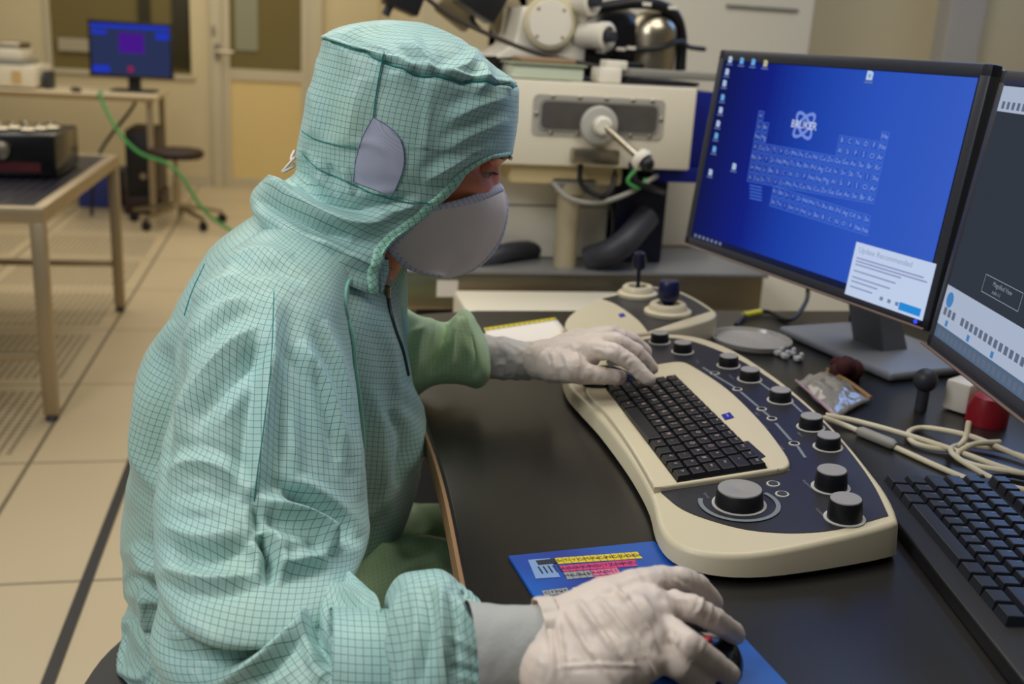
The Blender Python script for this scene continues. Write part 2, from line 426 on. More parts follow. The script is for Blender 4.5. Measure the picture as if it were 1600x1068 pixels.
# window in the back wall
wn = tag(B().bx(-1.695, -.745, YB + .05, YB + .07, .80, 2.1).done('window_1', M_olive, smooth=False), kind='structure')
g = B(); g.bx(-1.72, -.72, YB - .02, YB + .03, .775, .81); g.bx(-1.72, -.72, YB - .02, YB + .03, 2.09, 2.13); g.bx(-1.72, -1.69, YB - .02, YB + .03, .81, 2.09)
g.done('window_frame', M_frame, wn, smooth=False)
g = B(); g.bx(-1.1, -1.02, YB + .02, YB + .045, .81, 2.09); g.bx(-.87, -.76, YB + .02, YB + .045, .86, 2.09)
g.done('blind_strip', M_olive_dark, wn, smooth=False)
B().bx(-1.65, -1.25, YB + .02, YB + .03, .93, 1.02).done('window_notice', mat('faded_paper', (168, 160, 138), .8), wn, smooth=False)
# door with tinted upper pane
dr = B(); dr.bx(-.60, -.53, YB - .05, YB + .05, 0, 2.15); dr.bx(-.53, .13, YB - .02, YB + .03, 0, .07); dr.bx(.10, .19, YB - .05, YB + .05, 0, 2.15)
dr.bx(-.53, -.47, YB - .02, YB + .03, .07, 2.1); dr.bx(.04, .10, YB - .02, YB + .03, .07, 2.1); dr.bx(-.47, .04, YB - .02, YB + .03, .79, .87); dr.bx(-.53, .10, YB - .02, YB + .03, 2.08, 2.15)
dr = tag(dr.done('door_1', M_frame, smooth=False), kind='structure')
B().bx(-.47, .04, YB - .005, YB + .012, .07, .79).done('lower_panel', mat('door_panel_yellow', (222, 198, 138), .55), dr, smooth=False)
B().bx(-.47, .04, YB, YB + .01, .87, 2.08).done('door_pane', M_olive, dr, smooth=False)
B().bx(-.43, -.27, YB - .012, YB - .004, 1.0, 1.62).done('pinned_notice', mat('grey_notice', (142, 142, 120), .8), dr, smooth=False)
g = B(); g.tube([(-.555, YB - .06, .985), (-.555, YB - .1, .985), (-.44, YB - .1, .985)], .012, smooth=False); g.bx(-.575, -.535, YB - .062, YB - .05, .93, 1.04)
g.done('door_handle', M_steel, dr)
g = B(); g.bx(-.59, -.57, YB - .065, YB - .05, 1.10, 1.16); g.done('door_hinge', M_steel, dr, smooth=False)
tag(B().bx(-4.6, -.60, YB - .015, YB, 0, .08).done('baseboard_back', M_frame, smooth=False), kind='structure')
# cream wall behind the microscope, closing the bay on the right
g = B(); g.bx(.62, 3.4, 3.5, 3.62, 0, 3.0); g.bx(.60, .75, 3.5, 8.2, 0, 3.0); g.bx(.40, .62, 3.46, 3.66, 0, 3.0)
tag(g.done('wall_bay', M_wall, smooth=False), kind='structure')
tag(B().bx(3.3, 3.42, -.6, 3.6, 0, 3.0).done('wall_right', M_wall, smooth=False), kind='structure')
tag(B().bx(-4.7, -4.6, -.6, 8.2, 0, 3.0).done('wall_left', M_wall, smooth=False), kind='structure')
g = B(); g.bx(1.62, 1.68, 3.44, 3.5, 0, 2.8, .004); tag(g.done('trim_2', mat('warm_post', (222, 190, 124), .6), smooth=False), kind='structure')
g = B(); g.bx(2.26, 2.40, 3.42, 3.5, 0, 2.8, .006); tag(g.done('trim_3', mat('grey_post', (182, 176, 168), .6), smooth=False), kind='structure')

# ---- far workbench, screen, tower, stool
fd = thing('workbench', 'long beige workbench by the back window carrying a small monitor', 'workbench', (-1.5, 6.9, 0))
M_benchtop = mat('bench_laminate', (212, 196, 164), .4); M_benchedge = mat('bench_edge', (150, 128, 92), .5)
B().bx(-2.6, -.83, 6.6, 7.3, .705, .735, .004).done('worktop', M_benchtop, fd)
B().bx(-2.6, -.83, 6.59, 6.602, .70, .73).done('edge_strip', M_benchedge, fd, smooth=False)
for x, y in ((-.865, 6.65), (-.865, 7.25), (-2.5, 6.65), (-2.5, 7.25)):
    B().bx(x - .018, x + .018, y - .018, y + .018, 0, .705, .003).done('leg', M_steel_dull, fd, smooth=False)
def monitor(name, label, c, wd, ht, yaw, pitch, stand=True, bez=.02, thick=.035, base_z=None, group=None, bezel_mat=None, back=0.0, stand_mat=None):
    """screen centre c; yaw turns the viewing side; returns thing and local frame"""
    bz = bezel_mat or M_black
    R = Matrix.Rotation(yaw, 3, 'Z') @ Matrix.Rotation(pitch, 3, 'X')
    u = np.array(R @ Vector((1, 0, 0))); v = np.array(R @ Vector((0, 0, 1))); nn = np.array(R @ Vector((0, -1, 0)))
    c = np.array(c, float); t = thing(name, label, 'monitor', (c[0], c[1], base_z if base_z is not None else c[2] - ht / 2), group)
    g = B(); rot = R
    for dx, dz, sx, sz in ((0, ht / 2 - bez / 2, wd, bez), (0, -ht / 2 + bez / 2, wd, bez), (-wd / 2 + bez / 2, 0, bez, ht), (wd / 2 - bez / 2, 0, bez, ht)):
        g.box(c + u * dx + v * dz - nn * .004, (sx, .018, sz), .003, rot)
    g.box(c - nn * .022, (wd - .004, thick - .008, ht - .004), .01, rot)
    g.done('housing', bz, t)
    if stand:
        g = B(); b0 = c - nn * .06; f0 = c - nn * (.06 + back); f0[2] = base_z + .012; e0 = np.array((0, 0, .02)); sd_ = u * .035; g.prism([b0 - sd_ + e0, b0 + sd_ + e0, b0 + sd_ - nn * .03 - e0, b0 - sd_ - nn * .03 - e0], [f0 - sd_ + nn * .02, f0 + sd_ + nn * .02, f0 + sd_ - nn * .03, f0 - sd_ - nn * .03]); g.done('stand_neck', stand_mat or bz, t)
        g = B(); g.box((f0[0], f0[1], base_z + .0075), (.26, .19, .014), .006, Matrix.Rotation(yaw, 3, 'Z'), 3); g.done('stand_foot', stand_mat or bz, t)
    return t, c + nn * .0045, u, v, nn
def spoly(g, o, u, v, nn, pts, lift):
    g.raw([o + u * x + v * y + nn * lift for x, y in pts], [tuple(range(len(pts)))])
def srect(g, o, u, v, nn, x0, y0, x1, y1, lift=.0006): spoly(g, o, u, v, nn, [(x0, y0), (x1, y0), (x1, y1), (x0, y1)], lift)
t, o, u, v, nn = monitor('monitor', 'small black monitor with purple square on the far workbench', (-.995, 6.92, .99), .50, .335, math.radians(-4), math.radians(-2), base_z=.735)
g = B(); srect(g, o, u, v, nn, -.232, -.15, .232, .15, .0005); g.done('screen', emis('screen_slate', (44, 52, 86), 1.0), t, smooth=False)
g = B(); srect(g, o, u, v, nn, -.232, .125, .232, .148, .001); srect(g, o, u, v, nn, -.23, .085, -.14, .11, .001); srect(g, o, u, v, nn, -.23, -.14, -.13, -.10, .001); srect(g, o, u, v, nn, .15, .07, .23, .11, .001)
g.done('screen_bar', emis('screen_blue', (34, 56, 190), 1.0), t, smooth=False)
g = B(); srect(g, o, u, v, nn, -.07, -.02, .08, .10, .001); g.done('screen_image', emis('screen_purple', (72, 26, 138), 1.0), t, smooth=False)
g = B(); g.lathe([(.018, 0), (.018, .0008)], o + u * -.005 + v * -.115 + nn * .0006, nn, 20); g.done('screen_dot', emis('screen_red', (150, 30, 70), 1.0), t, smooth=False)
# tower under the bench
t = thing('computer_tower', 'dark brown computer tower on the floor beneath the far workbench', 'computer', (-.94, 6.9, 0))
B().bx(-1.03, -.85, 6.75, 7.2, .115, .52, .006).done('case', M_seat, t); B().bx(-1.03, -.85, 6.74, 6.752, .12, .5, .004).done('front_panel', M_black, t)
B().lathe([(.02, 0), (.02, .006)], (-.93, 6.74, .24), (0, -1, 0), 20).done('power_button', M_steel, t)
g = B(); g.bx(-1.05, -.83, 6.73, 7.22, 0, .115, .005); g.done('plinth', M_seat, t)
# stool
st = thing('lab_stool', 'dark swivel stool with five casters near the yellow door', 'stool', (-.70, 6.42, 0))
sx, sy = -.70, 6.42
B().lathe([(.05, .395), (.15, .40), (.165, .415), (.165, .435), (.15, .45), (.04, .455)], (sx, sy, 0), n=40).done('seat', M_seat, st)
g = B(); g.lathe([(.024, .10), (.024, .25), (.014, .25), (.014, .395)], (sx, sy, 0)); g.done('gas_column', M_steel, st)
for k in range(5):
    a = math.radians(20 + 72 * k); ex, ey = sx + .27 * math.cos(a), sy + .27 * math.sin(a)
    l = B().tube([(sx + .02 * math.cos(a), sy + .02 * math.sin(a), .115), ((sx + ex) / 2, (sy + ey) / 2, .095), (ex, ey, .07)], [.018, .015, .011]).done('leg', M_steel, st)
    g = B(); d = (-math.sin(a), math.cos(a), 0)
    for q in (-.014, .006): g.lathe([(.012, 0), (.026, .001), (.028, .004), (.026, .008), (.012, .009)], (ex + d[0] * q, ey + d[1] * q, .028), d, 20)
    g.tube([(ex, ey, .03), (ex, ey, .07)], .007, smooth=False); g.done('caster', M_black, l)
# instruments at the left end of the far bench
t = thing('benchtop_instrument', 'cream benchtop instrument box at left end of far workbench', 'instrument', (-1.7, 6.95, .735))
B().bx(-2.1, -1.52, 6.72, 7.2, .745, .87, .012).done('housing', M_cream, t); B().bx(-2.0, -1.6, 6.76, 7.1, .90, .965, .01).done('upper_unit', M_whitepaint, t)
B().bx(-2.02, -1.58, 6.74, 7.12, .87, .90, .004).done('seam_band', M_grey, t)
g = B(); g.bx(-1.64, -1.59, 6.712, 6.722, .77, .84); g.done('side_button', mat('worn_yellow', (206, 176, 120), .6), t, smooth=False)
g = B(); g.bx(-2.1, -1.6, 6.78, 7.05, .965, 1.0, .008); g.done('lid', M_steel, t)
tag(B().bx(-1.50, -1.46, 6.85, 7.0, .735, .84, .006).done('loudspeaker', M_darkgrey), 'narrow dark grey box between the instrument and the far monitor', 'speaker')
g = B(); g.box((-1.29, 6.72, .748), (.05, .08, .026), .011, Matrix.Rotation(.4, 3, 'Z'), 3)
tag(g.done('computer_mouse', M_black), 'black mouse on the far workbench in front of its monitor', 'mouse')
tag(B().tube([(-1.13, 6.62, .745), (-1.13, 6.575, .72), (-1.02, 6.42, .55), (-.88, 6.26, .44), (-.68, 6.16, .37), (-.52, 6.13, .14), (-.36, 6.1, .02), (-.33, 5.95, .01)], .010, sub=10).done('network_cable', M_green_cable), 'green cable drooping from the far workbench down past the stool', 'cable')
g = B(); g.tube([(-1.9, 6.9, .70), (-1.88, 6.85, .35), (-1.95, 6.9, .02)], .02); tag(g.done('power_cable', M_black), 'black cable bundle hanging behind the silver parts on the left', 'cable')
tag(B().tube([(-1.0, 7.2, .70), (-1.02, 6.95, .62), (-1.16, 6.7, .40), (-1.20, 6.6, .2), (-1.22, 6.6, .012)], .01, sub=10).done('power_cable', M_black), 'thin dark cable sagging below the right end of far workbench', 'cable')
tag(B().bx(-1.36, -1.1, 6.95, 7.3, .0, .23, .01).done('storage_bin', mat('blue_plastic', (46, 58, 126), .5)), 'low blue bin on the floor under the far workbench', 'bin')

# ---- left steel table with perforated dark top
tb = thing('steel_table', 'stainless steel table with a dark perforated top at the left', 'table', (-1.2, 3.75, 0))
def grate():
    m = mat('perforated_black_top', (26, 27, 36), .3, metal=.3)
    nt = m.node_tree; N = nt.nodes.new; L = nt.links.new; b = nt.nodes['Principled BSDF']
    tc = N('ShaderNodeTexCoord'); sp = N('ShaderNodeSeparateXYZ'); L(tc.outputs['Object'], sp.inputs[0]); o_ = []
    for k in (0, 1):
        mu = N('ShaderNodeMath'); mu.operation = 'MULTIPLY'; L(sp.outputs[k], mu.inputs[0]); mu.inputs[1].default_value = 28
        fr = N('ShaderNodeMath'); fr.operation = 'FRACT'; L(mu.outputs[0], fr.inputs[0]); lt = N('ShaderNodeMath'); lt.operation = 'LESS_THAN'; L(fr.outputs[0], lt.inputs[0]); lt.inputs[1].default_value = .22; o_.append(lt)
    mx = N('ShaderNodeMath'); mx.operation = 'MAXIMUM'; L(o_[0].outputs[0], mx.inputs[0]); L(o_[1].outputs[0], mx.inputs[1])
    c = N('ShaderNodeMix'); c.data_type = 'RGBA'; L(mx.outputs[0], c.inputs[0]); c.inputs[6].default_value = lin((16, 17, 24)) + (1,); c.inputs[7].default_value = lin((62, 62, 76)) + (1,); L(c.outputs[2], b.inputs['Base Color']); return m
B().bx(-2.3, -.735, 3.13, 4.38, .612, .637).done('table_top', grate(), tb, smooth=False)
g = B(); g.bx(-2.3, -.70, 3.09, 3.13, .60, .645, .003); g.bx(-.735, -.70, 3.13, 4.41, .60, .645, .003); g.bx(-2.3, -.735, 4.38, 4.41, .60, .645, .003); g.done('top_frame', M_steel_dull, tb)
for x, y in ((-.72, 3.11), (-.72, 4.39), (-2.25, 3.11), (-2.25, 4.39)):
    l = B().bx(x - .02, x + .02, y - .02, y + .02, .02, .60, .003).done('leg', M_steel_dull, tb)
    B().lathe([(.018, 0), (.02, .006), (.012, .02)], (x, y, 0), n=16).done('foot', M_darkgrey, l)
for y in (3.11, 4.39): B().bx(-2.25, -.72, y - .013, y + .013, .19, .215, .003).done('lower_rail', M_steel_dull, tb)
B().bx(-2.263, -2.237, 3.11, 4.39, .19, .215, .003).done('lower_rail', M_steel_dull, tb)
t = thing('vacuum_pump', 'black boxy instrument with silver fittings on dark perforated table', 'instrument', (-.95, 3.85, .637))
B().bx(-1.5, -.79, 3.72, 4.1, .642, .785, .008).done('housing', M_black_gloss, t)
g = B(); g.bx(-1.5, -.84, 3.713, 3.722, .66, .69); g.done('red_band', mat('dark_red_band', (84, 26, 34), .5), t, smooth=False)
g = B()
for i in range(9): g.lathe([(.03, 0), (.034, .008), (.02, .016), (.018, .026)], (-1.06 + .028 * i, 3.8 + .05 * (i % 3), .785), n=20)
g.done('fitting', M_steel, t)
g = B(); g.lathe([(.03, 0), (.032, .01), (.028, .03), (.01, .034)], (-.955, 3.72, .73), (0, -1, 0), 24); g.done('silver_knob', M_steel, t)

# ================================================================ THE MICROSCOPE BAY
YF = 2.2
pl = thing('steel_plinth', 'stainless steel plinth table carrying the microscope behind the desk', 'table', (.7, 2.7, 0))
B().bx(.215, 1.085, YF, 3.12, .588, .672, .008).done('steel_apron', M_steel, pl)
B().bx(.225, 1.09, YF - .01, 3.12, .672, .682, .003).done('top_plate', mat('brushed_top', (150, 150, 150), .3, metal=.6), pl)
B().bx(.27, 1.05, YF + .08, 3.1, 0, .588).done('base_cabinet', M_darkgrey, pl, smooth=False)
B().bx(.305, .352, YF - .004, YF, .62, .657).done('paper_label', M_paper, pl, smooth=False)
tag(B().bx(.33, .74, 1.78, 2.12, .03, .655, .01).done('side_cabinet', M_cream), 'low cream cabinet between desk rear edge and steel plinth', 'cabinet')
tag(B().bx(1.12, 2.0, 2.35, 3.1, 0, .66, .02).done('electronics_cabinet', M_beige), 'wide beige cabinet behind the large blue monitor', 'cabinet')

se = thing('electron_microscope', 'cream electron microscope with long chamber window behind the mask', 'microscope', (.75, 2.65, .682))
g = B(); g.bx(.33, .868, YF + .01, YF + .42, .918, 1.093, .006); g.done('chamber', M_cream, se)
g = B(); g.bx(.33, .868, YF, YF + .012, .916, 1.096, .005); cf = g.done('chamber_door', M_cream, se)
# recessed viewing window
def rrect(x0, x1, z0, z1, r, n=6):
    out = []
    for cx_, cz_, a0 in ((x1 - r, z1 - r, 0), (x0 + r, z1 - r, 90), (x0 + r, z0 + r, 180), (x1 - r, z0 + r, 270)):
        for k in range(n + 1):
            a = math.radians(a0 + 90 * k / n); out.append((cx_ + r * math.cos(a), cz_ + r * math.sin(a)))
    return out
def plate(g, poly, y0, y1): g.prism([(x, y0, z) for x, z in poly], [(x, y1, z) for x, z in poly])
g = B(); plate(g, rrect(.498, .795, .982, 1.068, .012), YF - .003, YF); g.done('window_surround', mat('satin_plate', (190, 186, 176), .35, metal=.3), cf)
g = B(); plate(g, rrect(.512, .782, .992, 1.059, .014), YF - .006, YF - .003); g.done('window_gasket', M_grey, cf)
g = B(); plate(g, rrect(.517, .777, .997, 1.054, .012), YF - .0075, YF - .006); g.done('window_glass', mat('smoked_glass', (84, 80, 76), .12, spec=.8, noise=.6, nscale=12), cf)
for x in (.54, .60, .66, .72, .765): 
    for z in (1.0635, .9875): B().sphere((x, YF - .004, z), .005, 12, (1, .5, 1)).done('bolt', M_steel, cf)
for x in (.505, .7885): B().sphere((x, YF - .004, 1.026), .005, 12, (1, .5, 1)).done('bolt', M_steel, cf)
g = B(); g.lathe([(.042, 0), (.042, .008), (.038, .012), (.02, .013), (.018, .03), (.012, .034)], (.645, YF - .008, 1.008), (0, -1, 0), 40); kb = g.done('knob_disc', mat('translucent_disc', (178, 176, 168), .3), se)
g = B(); g.lathe([(.02, 0), (.02, .018), (.015, .022)], (.645, YF - .03, 1.01), (0, -1, 0), 24); g.done('hub', M_white, kb)
hp0 = np.array((.65, YF - .045, 1.008)); hp1 = at(1000, 247, YF - .12)
g = B(); g.tube([hp0, (hp0 + hp1) / 2, hp1], .0075, 12, sub=4); g.done('handle_rod', M_steel, se)
dv = (hp1 - hp0) / np.linalg.norm(hp1 - hp0)
g = B(); g.lathe([(.012, -.006), (.021, -.004), (.024, .006), (.021, .014)], hp1, dv, 28); g.done('handle_collar', M_white, se)
g = B(); g.sphere(hp1 + dv * .018 - np.array((0, .008, 0)), .0155, 20); g.done('handle_ball', M_black, se)
B().bx(.587, .693, YF - .03, YF, .925, .958, .004).done('steel_bracket', M_steel, se)
B().bx(.868, .935, YF + .06, YF + .6, .885, 1.088, .004).done('blue_side_panel', M_blue, se)
B().bx(.80, .92, YF + .03, YF + .05, .885, .918, .002).done('blue_lower_panel', M_blue, se)
B().bx(.46, .72, YF + .02, YF + .4, .872, .918, .01).done('lower_housing', mat('warm_cream', (206, 186, 140), .45), se)
B().bx(.36, .73, YF + .13, YF + .8, .682, .92, .012).done('rear_cabinet', M_whitepaint, se)
g = B(); g.bx(.36, .73, YF + .128, YF + .131, .806, .81); g.done('panel_seam', M_grey, se, smooth=False)
B().lathe([(.027, .682), (.027, .85), (.036, .852), (.036, .876)], (.607, YF + .05, .0), n=36).done('support_column', mat('warm_grey_paint', (168, 156, 128), .4), se)
g = B(); g.bx(.555, .66, YF + .02, YF + .09, .868, .89, .004); g.done('column_flange', M_grey, se)
B().bx(.865, 1.08, YF + .3, YF + .9, .682, .90, .012).done('side_housing', M_beige, se)
B().bx(.735, .86, YF + .1, YF + .45, .682, .885, .006).done('dark_stand', M_navy, se)
g = B(); g.tube([(.66, YF + .04, .70), (.72, YF + .0, .74), (.80, YF + .06, .80)], .03, 12); g.done('foil_hose', M_darkgrey, se)
g = B(); g.tube([(.40, YF + .05, .68), (.47, YF + .08, .705), (.56, YF + .15, .70)], .022, 12); g.done('vent_hose', M_darkgrey, se)
B().tube([(.455, YF + .09, .682), (.455, YF + .09, .725)], .007, smooth=False).done('locating_pin', M_darkgrey, se)
# hoses and cables under the chamber
for nm, pts, r, m_ in (('black_hose', [(.61, YF - .01, .93), (.615, YF - .015, .88), (.66, YF - .02, .855), (.69, YF, .87), (.70, YF + .02, .90)], .006, M_black),
                   ('grey_hose', [(.56, YF + .02, .875), (.59, YF - .01, .848), (.65, YF - .015, .84), (.72, YF - .01, .86), (.80, YF + .02, .90)], .006, M_grey),
                   ('thin_cable', [(.70, YF + .02, .91), (.69, YF, .85), (.70, YF + .01, .76), (.66, YF + .05, .72)], .003, M_black),
                   ('green_wire', [(.74, YF - .01, .918), (.72, YF - .015, .89), (.75, YF - .01, .875), (.77, YF + .01, .892)], .004, M_green_cable),
                   ('black_hose', [(.73, YF, .93), (.74, YF - .01, .89), (.78, YF, .875), (.83, YF + .05, .86)], .008, M_black)):
    B().tube(pts, r, 10, sub=8).done(nm, m_, se)
# on top of the chamber
B().bx(.33, .93, YF + .15, YF + .75, 1.096, 1.104, .002).done('top_plate', M_navy, se, smooth=False)
B().bx(.36, .84, YF + .42, YF + .9, 1.1, 1.142, .004).done('top_deck', M_whitepaint, se)
g = B(); ga = [(.40, 1.135), (.46, 1.14), (.50, 1.165), (.508, 1.20), (.515, 1.252), (.66, 1.262), (.675, 1.24), (.675, 1.135)]
# front turret: curved shoulder to the left, upright block with flange
g.prism([(x, YF + .25, z) for x, z in ga], [(x, YF + .50, z) for x, z in ga], .006); tr = g.done('column_head', M_whitepaint, se)
c0 = at(858, 36, YF + .24)
B().lathe([(.062, 0), (.062, .008), (.057, .012)], c0, (0, -1, 0), 48).done('flange_ring', mat('ivory_ring', (206, 196, 160), .45), tr)
B().lathe([(.052, .012), (.05, .016)], c0, (0, -1, 0), 48).done('flange_plate', M_white, tr)
for k in range(4):
    a = math.radians(45 + 90 * k); B().sphere(c0 + np.array((.043 * math.cos(a), -.014, .043 * math.sin(a))), .005, 12).done('flange_bolt', M_steel_dull, tr)
for (px, py, y) in ((945, 57, YF + .2), (922, 2, YF + .22)):
    c1 = at(px, py, y); a = c1 - np.array((.07, -.1, 0))
    g = B(); d = (c1 - a) / np.linalg.norm(c1 - a)
    g.lathe([(.03, -.12), (.03, -.01), (.033, 0), (.033, .018), (.024, .022), (.02, .012), (.005, .012)], c1 - d * .01, d, 32); g.done('detector_port', M_white, se)
    B().lathe([(.014, 0), (.012, .028)], c1, d, 20).done('port_cap', M_darkgrey, se)
c2 = at(1018, 62, YF + .33)
g = B(); rr = .062
g.lathe([(rr, -.075), (rr, .0), (rr * .99, .012)], c2, n=48)
prof = [(rr * math.cos(math.radians(a)), .012 + rr * .95 * math.sin(math.radians(a))) for a in range(0, 90, 9)]
g.lathe(prof + [(.004, .012 + rr * .95)], c2, n=48); g.done('steel_dome', M_steel, se)
g = B(); cc = c2 + np.array((-.085, .05, .0)); g.lathe([(.085, -.06), (.09, .0), (.085, .03), (.06, .055), (.03, .07)], cc, n=40); g.done('black_dome', M_black_gloss, se)
g = B(); g.tube([c2 + np.array((-.17, -.01, .06)), c2 + np.array((-.06, -.05, .082)), c2 + np.array((.03, -.03, .07)), c2 + np.array((.075, 0, .02)), c2 + np.array((.083, 0, -.07))], [.012, .014, .014, .014, .014], 12, sub=8); g.done('black_hoop', M_black, se)
g = B(); g.tube([c2 + np.array((-.22, -.02, -.03)), c2 + np.array((-.1, -.05, -.028)), c2 + np.array((0, -.07, -.018)), c2 + np.array((.06, -.04, .0)), c2 + np.array((.1, .0, -.012)), c2 + np.array((.15, .02, -.015))], .006, 10, sub=8); g.done('dome_cable', M_black, se)
for dx, dz in ((-.15, -.035), (-.10, -.027), (-.075, -.023), (-.045, .079), (.02, .075)): B().box(c2 + np.array((dx, -.075, dz)), (.022, .004, .008), .001).done('cable_label', M_white, se, smooth=False)
g = B(); g.box(c2 + np.array((-.1, .02, -.06)), (.2, .1, .05), .006); g.done('black_block', M_black, se)
g = B(); g.bx(.70, 1.03, YF + .05, YF + .10, 1.112, 1.130, .003); g.done('guide_rail', M_grey, se)
g = B(); g.bx(.652, .70, YF + .03, YF + .11, 1.097, 1.128, .003); g.bx(.668, .715, YF + .04, YF + .10, 1.125, 1.145, .003); g.done('rail_clamp', M_white, se)
g = B(); g.bx(.70, .78, YF + .12, YF + .2, 1.125, 1.142, .003); g.bx(.712, .87, YF + .02, YF + .05, 1.098, 1.108); g.done('rail_stop', M_black, se)
# glass dish with samples, on the chamber roof
t = thing('glass_dish', 'flat rectangular glass dish lying on top of the microscope chamber', 'dish', (.56, YF + .09, 1.097))
g = B(); g.bx(.455, .615, YF + .03, YF + .15, 1.097, 1.126, .006); g.done('dish_body', mat('pale_glass', (196, 206, 186), .15, spec=.7), t)
g = B(); g.bx(.45, .62, YF + .025, YF + .155, 1.126, 1.131, .002); g.done('dish_lid', mat('glass_edge', (150, 156, 132), .2), t)
g = B(); g.bx(.475, .6, YF + .05, YF + .15, 1.131, 1.142, .003); tag(g.done('sample_tray', mat('brown_tray', (150, 122, 92), .6)), 'brown sample tray stacked on the glass dish lid', 'tray')
# cable crossing in front of the head, black boxes overhead
bx_ = thing('overhead_camera_head', 'black electronics head hanging at the top left of microscope', 'instrument', at(750, -15, YF + .4))
for px, py, sx_, sz_, ry in ((632, -8, .085, .075, .35), (752, -4, .10, .085, .5)):
    g = B(); g.box(at(px, py, YF + .4), (sx_, .12, sz_), .004, Matrix.Rotation(ry, 3, 'Y')); g.done('black_box', M_black, bx_)
g = B(); g.tube([at(602, 24, YF + .4), at(612, 5, YF + .4), at(640, -30, YF + .4), at(700, -45, YF + .4), at(760, -30, YF + .4)], .010, 10); g.done('carrier_arm', M_darkgrey, bx_)
g = B(); g.tube([at(735, 25, YF + .38), at(742, 38, YF + .38), at(750, 46, YF + .38)], .006, 10); g.done('cable_tail', M_black, bx_)
g = B(); g.tube([at(640, -40, YF + .4), at(645, -60, YF + .4), at(720, -120, YF + .4), at(720, -600, YF + .4)], .012, 10); g.done('drop_rod', M_darkgrey, bx_)
g = B(); g.box(at(712, 18, YF + .55), (.10, .06, .06), .01, Matrix.Rotation(.6, 3, 'Y')); g.box(at(790, 25, YF + .5), (.09, .05, .07), .01, Matrix.Rotation(-.5, 3, 'Y')); g.done('rear_bracket', mat('bronze_grey', (132, 118, 86), .45), bx_)
tag(B().tube([at(660, -8, YF + .2), at(700, 22, YF + .2), at(760, 52, YF + .19), at(830, 80, YF + .18), at(900, 97, YF + .16), at(950, 106, YF + .15), at(985, 106, YF + .2)], .0052, 10, sub=10).done('power_cable', mat('dark_cable', (44, 36, 26), .5)), 'long dark cable sweeping down above the glass dish', 'cable')
# grey device panel far right on the bay wall
t = thing('tall_cabinet', 'tall off-white cabinet standing against the bay wall behind the blue monitor', 'cabinet', (1.3, 3.3, 0)); B().bx(.86, 1.60, 3.14, 3.498, 0.003, 2.3, .01).done('cabinet_body', M_beige, t)
g = B(); g.bx(1.30, 1.54, 3.125, 3.14, 1.315, 1.322, .002); g.done('handle_rail', M_grey, t)
# ================================================================ THE DESK AND WHAT LIES ON IT
DZ = .73
M_desk = mat('dark_desk_laminate', (26, 24, 22), .30, spec=.6, bump=.05, bscale=500)
M_deskedge = mat('tan_edge_band', (146, 112, 78), .5)
dk = thing('desk', 'black desk with a tan curved front edge under the control console', 'desk', (.8, 1.0, 0))
edge = catmull([(.30, 1.665, 0), (.17, 1.62, 0), (.135, 1.50, 0), (.142, 1.30, 0), (.150, 1.1, 0), (.149, .95, 0), (.140, .77, 0), (.132, .6, 0), (.125, .3, 0)], 8)[:, :2]
outl = [(1.75, 1.69), (.30, 1.665)] + [tuple(p) for p in edge[1:]] + [(.125, -.3), (1.75, -.3)]
g = B(); g.prism([(x, y, DZ) for x, y in outl], [(x, y, DZ - .028) for x, y in outl], .004); g.done('desktop', M_desk, dk)
g = B(); n_ = len(edge); V = [(x - .0035, y, DZ - .003) for x, y in edge] + [(x - .0035, y, DZ - .027) for x, y in edge] + [(x + .002, y, DZ - .003) for x, y in edge] + [(x + .002, y, DZ - .027) for x, y in edge]
Fc = [(i, i + 1, i + 1 + n_, i + n_) for i in range(n_ - 1)] + [(i + 2 * n_, i, i + n_, i + 3 * n_) for i in (0, n_ - 1)] + [(i + 2 * n_, i + 1 + 2 * n_, i + 1, i) for i in range(n_ - 1)] + [(i + n_, i + 1 + n_, i + 1 + 3 * n_, i + 3 * n_) for i in range(n_ - 1)]
g.raw(V, Fc).done('edge_band', M_deskedge, dk)
for x, y in ((.42, 1.55), (.42, .0), (1.6, 1.55), (1.6, .0)): B().bx(x - .025, x + .025, y - .025, y + .025, 0, DZ - .028, .004).done('leg', M_black, dk)
B().bx(.9, .92, .0, 1.55, .25, DZ - .028).done('modesty_panel', M_black, dk, smooth=False)

# ---- control console -------------------------------------------------
M_con = mat('console_cream', (206, 195, 166), .38, noise=.015, nscale=8)
M_panel = mat('console_dark_panel', (42, 42, 48), .36)
M_strip = mat('printed_grey', (118, 126, 132), .5)
M_ring = mat('printed_ring', (186, 184, 176), .45)
M_cap = mat('knob_cap_grey', (146, 144, 142), .42)
M_knob = mat('knob_black', (18, 19, 26), .42)
M_key = mat('key_black', (24, 24, 28), .42)
M_leg = mat('key_legend', (196, 168, 160), .6)
M_zblue = mat('logo_blue', (28, 40, 150), .4)
ZP0, ZPN = (.33, .8, .7525), np.array((-.075, 0, 1.0)); ZPN = ZPN / np.linalg.norm(ZPN)
def cp(px, py, dz=0.0):
    return atplane(px, py, (ZP0[0], ZP0[1], ZP0[2] + dz), ZPN)
def cps(pts, dz=0.0): return [cp(x, y, dz) for x, y in pts]
def smooth_poly(pts, sub=4, closed=True):
    P = np.array([list(map(float, p)) for p in pts]); n = len(P); out = []
    for i in range(n):
        a, b, c, d = P[i - 1], P[i], P[(i + 1) % n], P[(i + 2) % n]
        for k in range(sub):
            t = k / sub; out.append(.5 * ((2 * b) + (-a + c) * t + (2 * a - 5 * b + 4 * c - d) * t * t + (-a + 3 * b - 3 * c + d) * t ** 3))
    return out
co = thing('control_console', 'cream and dark grey control console with keyboard, dial and knobs', 'control console', (.45, 1.0, DZ))
